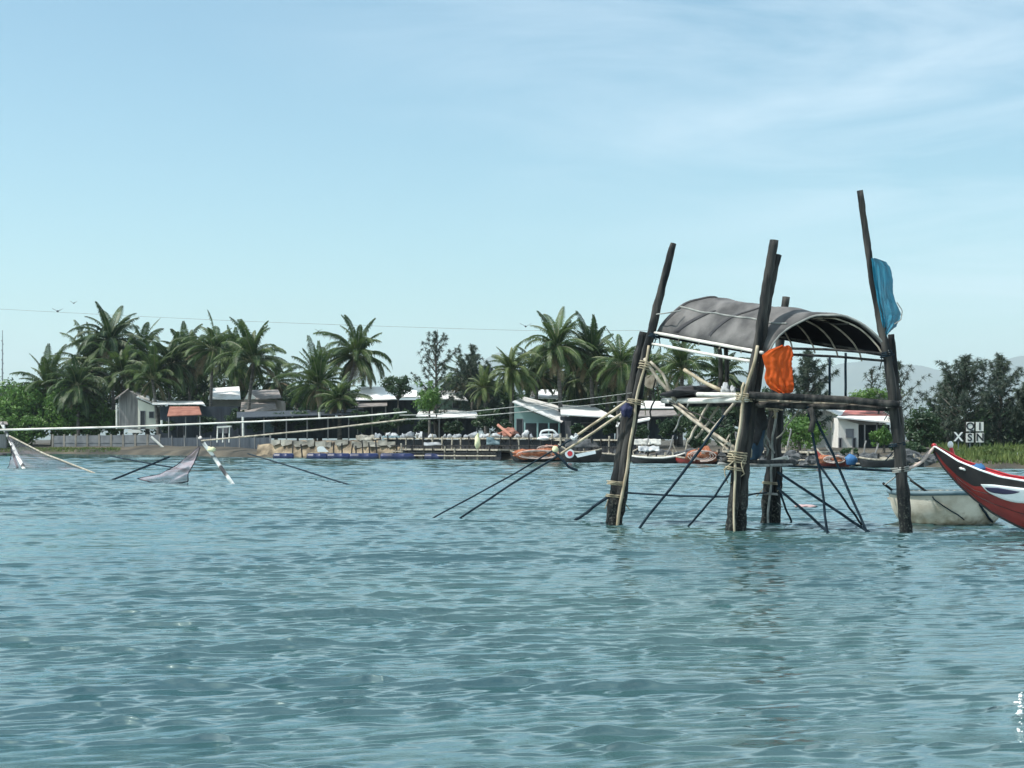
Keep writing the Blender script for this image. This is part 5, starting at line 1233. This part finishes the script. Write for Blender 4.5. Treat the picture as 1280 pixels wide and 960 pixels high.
def on_boat(px, py):     # point on the near side of the basket boat's hull
    best = None
    for j in range(len(prof) - 1):
        for q in range(11):
            r_ = lerp(prof[j][0], prof[j + 1][0], q / 10) * RB + .012; z = lerp(prof[j][1], prof[j + 1][1], q / 10) * .97
            for a in np.linspace(-math.pi, 0, 90):
                p = Vector((bc.x + r_ * math.cos(a), bc.y + r_ * math.sin(a), z))
                sx1, sy1 = CX + p.x / p.y * F, HY - (p.z - H) / p.y * F
                e_ = (sx1 - px) ** 2 + (sy1 - py) ** 2
                if best is None or e_ < best[0]: best = (e_, p)
    return best[1]
for i, (a, b_, lab) in enumerate([((1164, 621), (1206, 650), 'thin dark rope crossing the middle of the basket boat hull'), ((1224, 630), (1240, 652), 'short thick dark rope on the basket boat hull by the red bow')]):
    pts = [on_boat(lerp(a[0], b_[0], s / 8), lerp(a[1], b_[1], s / 8)) for s in range(9)]
    solo(MB().tube(pts, .010 + .010 * i, 6), 'hull_rope', M['darkrope'], lab, 'rope', pts[0], 'ropes on the basket boat', True)

# ------------------------------------------------------------------ red boat with painted eye
tip = P(1167.5, 557, 24.05); tip.y = 24.05
rb = thing('eyed_boat', 'red and black wooden boat with a painted white eye on its raised bow', 'boat', G(1280, 24.3, 0))
ZT = tip.z; LB = 6.6; ang = R(-27)
def interp(tab, s):
    if s <= tab[0][0]: return tab[0][1]
    for (a, x), (b_, y) in zip(tab, tab[1:]):
        if s <= b_:
            return x + (y - x) * (s - a) / (b_ - a)
    return tab[-1][1]
sheer = [(0, .03), (.25, .24), (.5, .37), (.72, .46), (1.0, .515), (1.4, .56), (2.2, .64), (3.4, .70), (4.6, .66), (5.6, .52), (6.6, .30)]
stem = [(0, .09), (.12, .31), (.32, .57), (.53, .79), (.78, 1.0), (1.07, 1.17), (1.3, 1.27), (1.7, 1.42), (2.4, 1.58), (3.4, 1.62), (4.8, 1.58), (5.8, 1.35), (6.3, 1.0), (6.6, .5)]
band = [(0, .085), (.10, .27), (.25, .46), (.43, .60), (.72, .585), (1.0, .61), (1.4, .65), (2.2, .73), (3.4, .79), (4.6, .75), (5.6, .61), (6.6, .38)]
beam = [(0, .05), (.15, .13), (.4, .24), (.8, .38), (1.3, .50), (2.0, .62), (3.2, .70), (4.6, .66), (5.6, .48), (6.6, .12)]
ca, sa = math.cos(ang), math.sin(ang)
_sheer, _stem, _band = sheer, stem, band
def near(tab, f):       # outline read along the picture -> along the yawed boat
    return [(s_, interp(tab, s_ * ca + f * interp(beam, s_) * sa)) for s_ in [i * .04 for i in range(166)]]
sheer, stem, band = near(_sheer, 1.0), near(_stem, 0.0), near(_band, .85)
def gprof(t_): return t_ ** .62
def hullp(s, d, sg, off=0.0):
    """point on the hull: s along the boat, d depth below the bow tip, sg -1 near side"""
    a, b_ = interp(sheer, s), interp(stem, s); t_ = max(0.0, min(1.0, (b_ - d) / max(1e-4, b_ - a)))
    y = sg * (interp(beam, s) * gprof(t_) + off)
    x_, y_ = s, y
    return Vector((tip.x + x_ * math.cos(ang) - y_ * math.sin(ang), tip.y + x_ * math.sin(ang) + y_ * math.cos(ang), ZT - d))
low, up, lin = MB(), MB(), MB()
NS, NK = 90, 9
ss = [LB * (i / NS) ** 1.5 for i in range(NS + 1)]
for sg in (-1, 1):
    bl, bu, bn = len(low.v), len(up.v), len(lin.v)
    for s in ss:
        a, b_ = interp(sheer, s), interp(stem, s); m_ = min(interp(band, s), b_ - .0005)
        for k in range(NK): low.v.append(tuple(hullp(s, lerp(b_, m_, k / (NK - 1)), sg)))
        for k in range(4): up.v.append(tuple(hullp(s, lerp(m_, a, k / 3), sg)))
        for k in range(6): lin.v.append(tuple(hullp(s, lerp(min(b_ - .02, a + .55), a, k / 5), sg, -.045 if interp(beam, s) > .09 else -.02)))
    for i in range(NS):
        for (mb, b0, n_) in ((low, bl, NK), (up, bu, 4), (lin, bn, 6)):
            for k in range(n_ - 1):
                q = (b0 + i * n_ + k, b0 + (i + 1) * n_ + k, b0 + (i + 1) * n_ + k + 1, b0 + i * n_ + k + 1)
                mb.f.append(q if sg < 0 else q[::-1])
hl = low.build('hull', M['hullred'], rb, smooth=True)
up.build('upper_strake', M['hullblack'], rb, smooth=True)['label'] = 'black painted upper strake'
lin.build('inner_lining', M['brightred'], rb, smooth=True)['label'] = 'bright red inside of the bow'
for sg in (-1, 1):
    MB().tube([hullp(s, interp(sheer, s) - .012, sg, -.012) for s in ss], [.014 + .003 * min(1, s) for s in ss], 7).build('gunwale', M['eyewhite'] if sg < 0 else M['brightred'], rb, smooth=True)
MB().tube([hullp(0, .0, 1, -.0), hullp(0.0, .0, -1, 0)], .035, 8).build('bow_cap', M['brightred'], rb, smooth=True)
MB().tube([hullp(s, interp(stem, s) - .004, 0) for s in ss[:52]], .026, 7).build('stem_post', M['hullblack'], rb, smooth=True)
for k, f in enumerate((.30, .62)):
    MB().tube([hullp(s, lerp(interp(band, s), interp(stem, s), f), -1, .003) for s in [.35 + .09 * i for i in range(40)]], .005, 5).build('plank_seam', M['hullblack'], rb, smooth=True)
# foredeck and thwarts
fd = MB()
for s in [.06 + i * .08 for i in range(14)]:
    d = interp(sheer, s) + .10 + .02 * s
    if d > interp(stem, s) - .02: d = interp(stem, s) - .02
    fd.v += [tuple(hullp(s, d, -1, -.05)), tuple(hullp(s, d, 1, -.05))]
for i in range(13): fd.f.append((2 * i, 2 * i + 2, 2 * i + 3, 2 * i + 1))
fd.build('foredeck', M['brightred'], rb)
for s in (2.2, 3.6, 5.0):
    a, b_ = hullp(s, interp(sheer, s) + .12, -1, -.03), hullp(s, interp(sheer, s) + .12, 1, -.03); dv = Vector((.12, 0, 0))
    MB().prism([a - dv, a + dv, b_ + dv, b_ - dv], (0, 0, .03)).build('thwart', M['oldbamboo'], rb)
def decal(sg, ups, lows, s0, s1, off, nm, m, parent):
    mb = MB(); n_ = 30; kk = 6
    for i in range(n_ + 1):
        s = lerp(s0, s1, i / n_); a, b_ = interp(ups, s), max(interp(ups, s) + .001, interp(lows, s))
        for k in range(kk + 1): mb.v.append(tuple(hullp(s, lerp(a, b_, k / kk), sg, off)))
    for i in range(n_):
        for k in range(kk): mb.f.append((i * (kk + 1) + k, i * (kk + 1) + k + 1, (i + 1) * (kk + 1) + k + 1, (i + 1) * (kk + 1) + k))
    o = mb.build(nm, m, parent, smooth=True); return solidify(o, .006, 0)
def almond(tab_up, s0, s1, depth, skew=.5):
    return [(lerp(s0, s1, i / 20), interp(tab_up, lerp(s0, s1, i / 20)) + depth * (math.sin(math.pi * (i / 20) ** skew)) ** .75) for i in range(21)]
for sg in (-1, 1):
    upE = near([(.68, .565), (1.0, .605), (1.75, .675), (3, .74)], .82)
    eye = decal(sg, upE, almond(upE, .74, 2.0, .225, .8), .74, 2.0, .009, 'eye', M['eyewhite'], rb)
    upP = near([(.74, .61), (1.2, .70), (1.3, .71)], .75)
    decal(sg, upP, almond(upP, .80, 1.32, .085, .75), .80, 1.32, .018, 'pupil', M['eyedark'], eye)
c = P(1188, 556, 24.4); t = thing('white_float', 'small white ball float on the raised red bow', 'float', c)
MB().blob(tuple(P(1188, 556, 24.42)), .045, .045, .055, 2, .08).build('ball', M['white'], t, smooth=True)
MB().tube([P(1189, 560, 24.4), P(1191, 568, 24.4)], .03, 7).build('cord', M['brightred'], t)
c = hullp(.62, .33, 1, -.12); solo(MB().blob(tuple(c), .10, .07, .06, 44, .4), 'blue_bag', M['bluecloth'], 'blue bag lying on the far side of the red bow', 'bag', c, None, True)
c = hullp(.50, .34, -1, -.05); solo(MB().blob(tuple(c), .08, .05, .035, 45, .4), 'white_cloth', M['white'], 'small white cloth draped on the near gunwale of the red bow', 'cloth', c, None, True)

# ------------------------------------------------------------------ mast, birds, wire, splash
t = thing('radio_mast', 'thin grey lattice radio mast far behind the bushes at the left edge', 'mast', G(3, 420, .9))
MB().tube([G(3, 420, .5), P(3, 470, 420), P(3.2, 413, 420)], [.22, .18, .08], 5).build('pole', M['steel'], t)
for i in range(7):
    y = 425 + i * 12; MB().tube([P(1.7, y, 420), P(4.5, y + 6, 420)], .07, 4).build('lattice', M['steel'], t)
MB().tube([P(-2, 484, 420), P(12, 483, 420)], .15, 5).build('cross_arm', M['steel'], t)
for i, (px, py, Y, s_, lab) in enumerate([(72, 389, 120, .42, 'small dark bird flying left of the tallest palm'), (92, 379, 140, .3, 'tiny bird speck just left above the tallest palm'), (398, 414, 130, .3, 'small bird flying between the two middle palm groups'), (657, 408, 110, .4, 'dark bird flying left of the tall slim palm')]):
    c = P(px, py, Y); t = thing('bird', lab, 'bird', c, 'birds in the sky')
    MB().blob(tuple(c), .07 * s_ / .4, .2 * s_ / .4, .06 * s_ / .4, i, .1).build('body', M['bird'], t, smooth=True)
    for sg in (-1, 1):
        MB().slab([c + Vector((0, .1, 0)), c + Vector((sg * s_, .0, .22 * s_ + .12)), c + Vector((sg * s_ * .9, -.06, .18 * s_ + .1)), c + Vector((0, -.12, 0))], .015).build('wing', M['bird'], t)
line([(-40, 384, 180), (300, 398, 175), (660, 411, 170), (840, 413, 165)], .016, 'greyrope', 'overhead_wire', 'faint overhead wire crossing the sky above the palms', 'wire', None, 40, .3, 0)
mb = MB()
for i in range(15):
    py = random.uniform(868, 936); px = 1278.5 - abs(random.gauss(0, 2.2)) - (2 if 880 < py < 905 else 0)
    c = WL(px, py, random.uniform(.0, .05)); r_ = random.choice((.004, .006, .009, .013))
    mb.blob((c.x, c.y, c.z), r_ * random.uniform(.6, 1.8), r_ * 1.5, r_ * random.uniform(.4, 1.2), i, .9, 9, 7)
c = WL(1277, 900, 0); solo(mb, 'water_splash', M['foam'], 'white splash of water at the lower right edge', 'splash', c, None, True)

for o in bpy.data.objects:
    if '_w' in o: del o['_w']
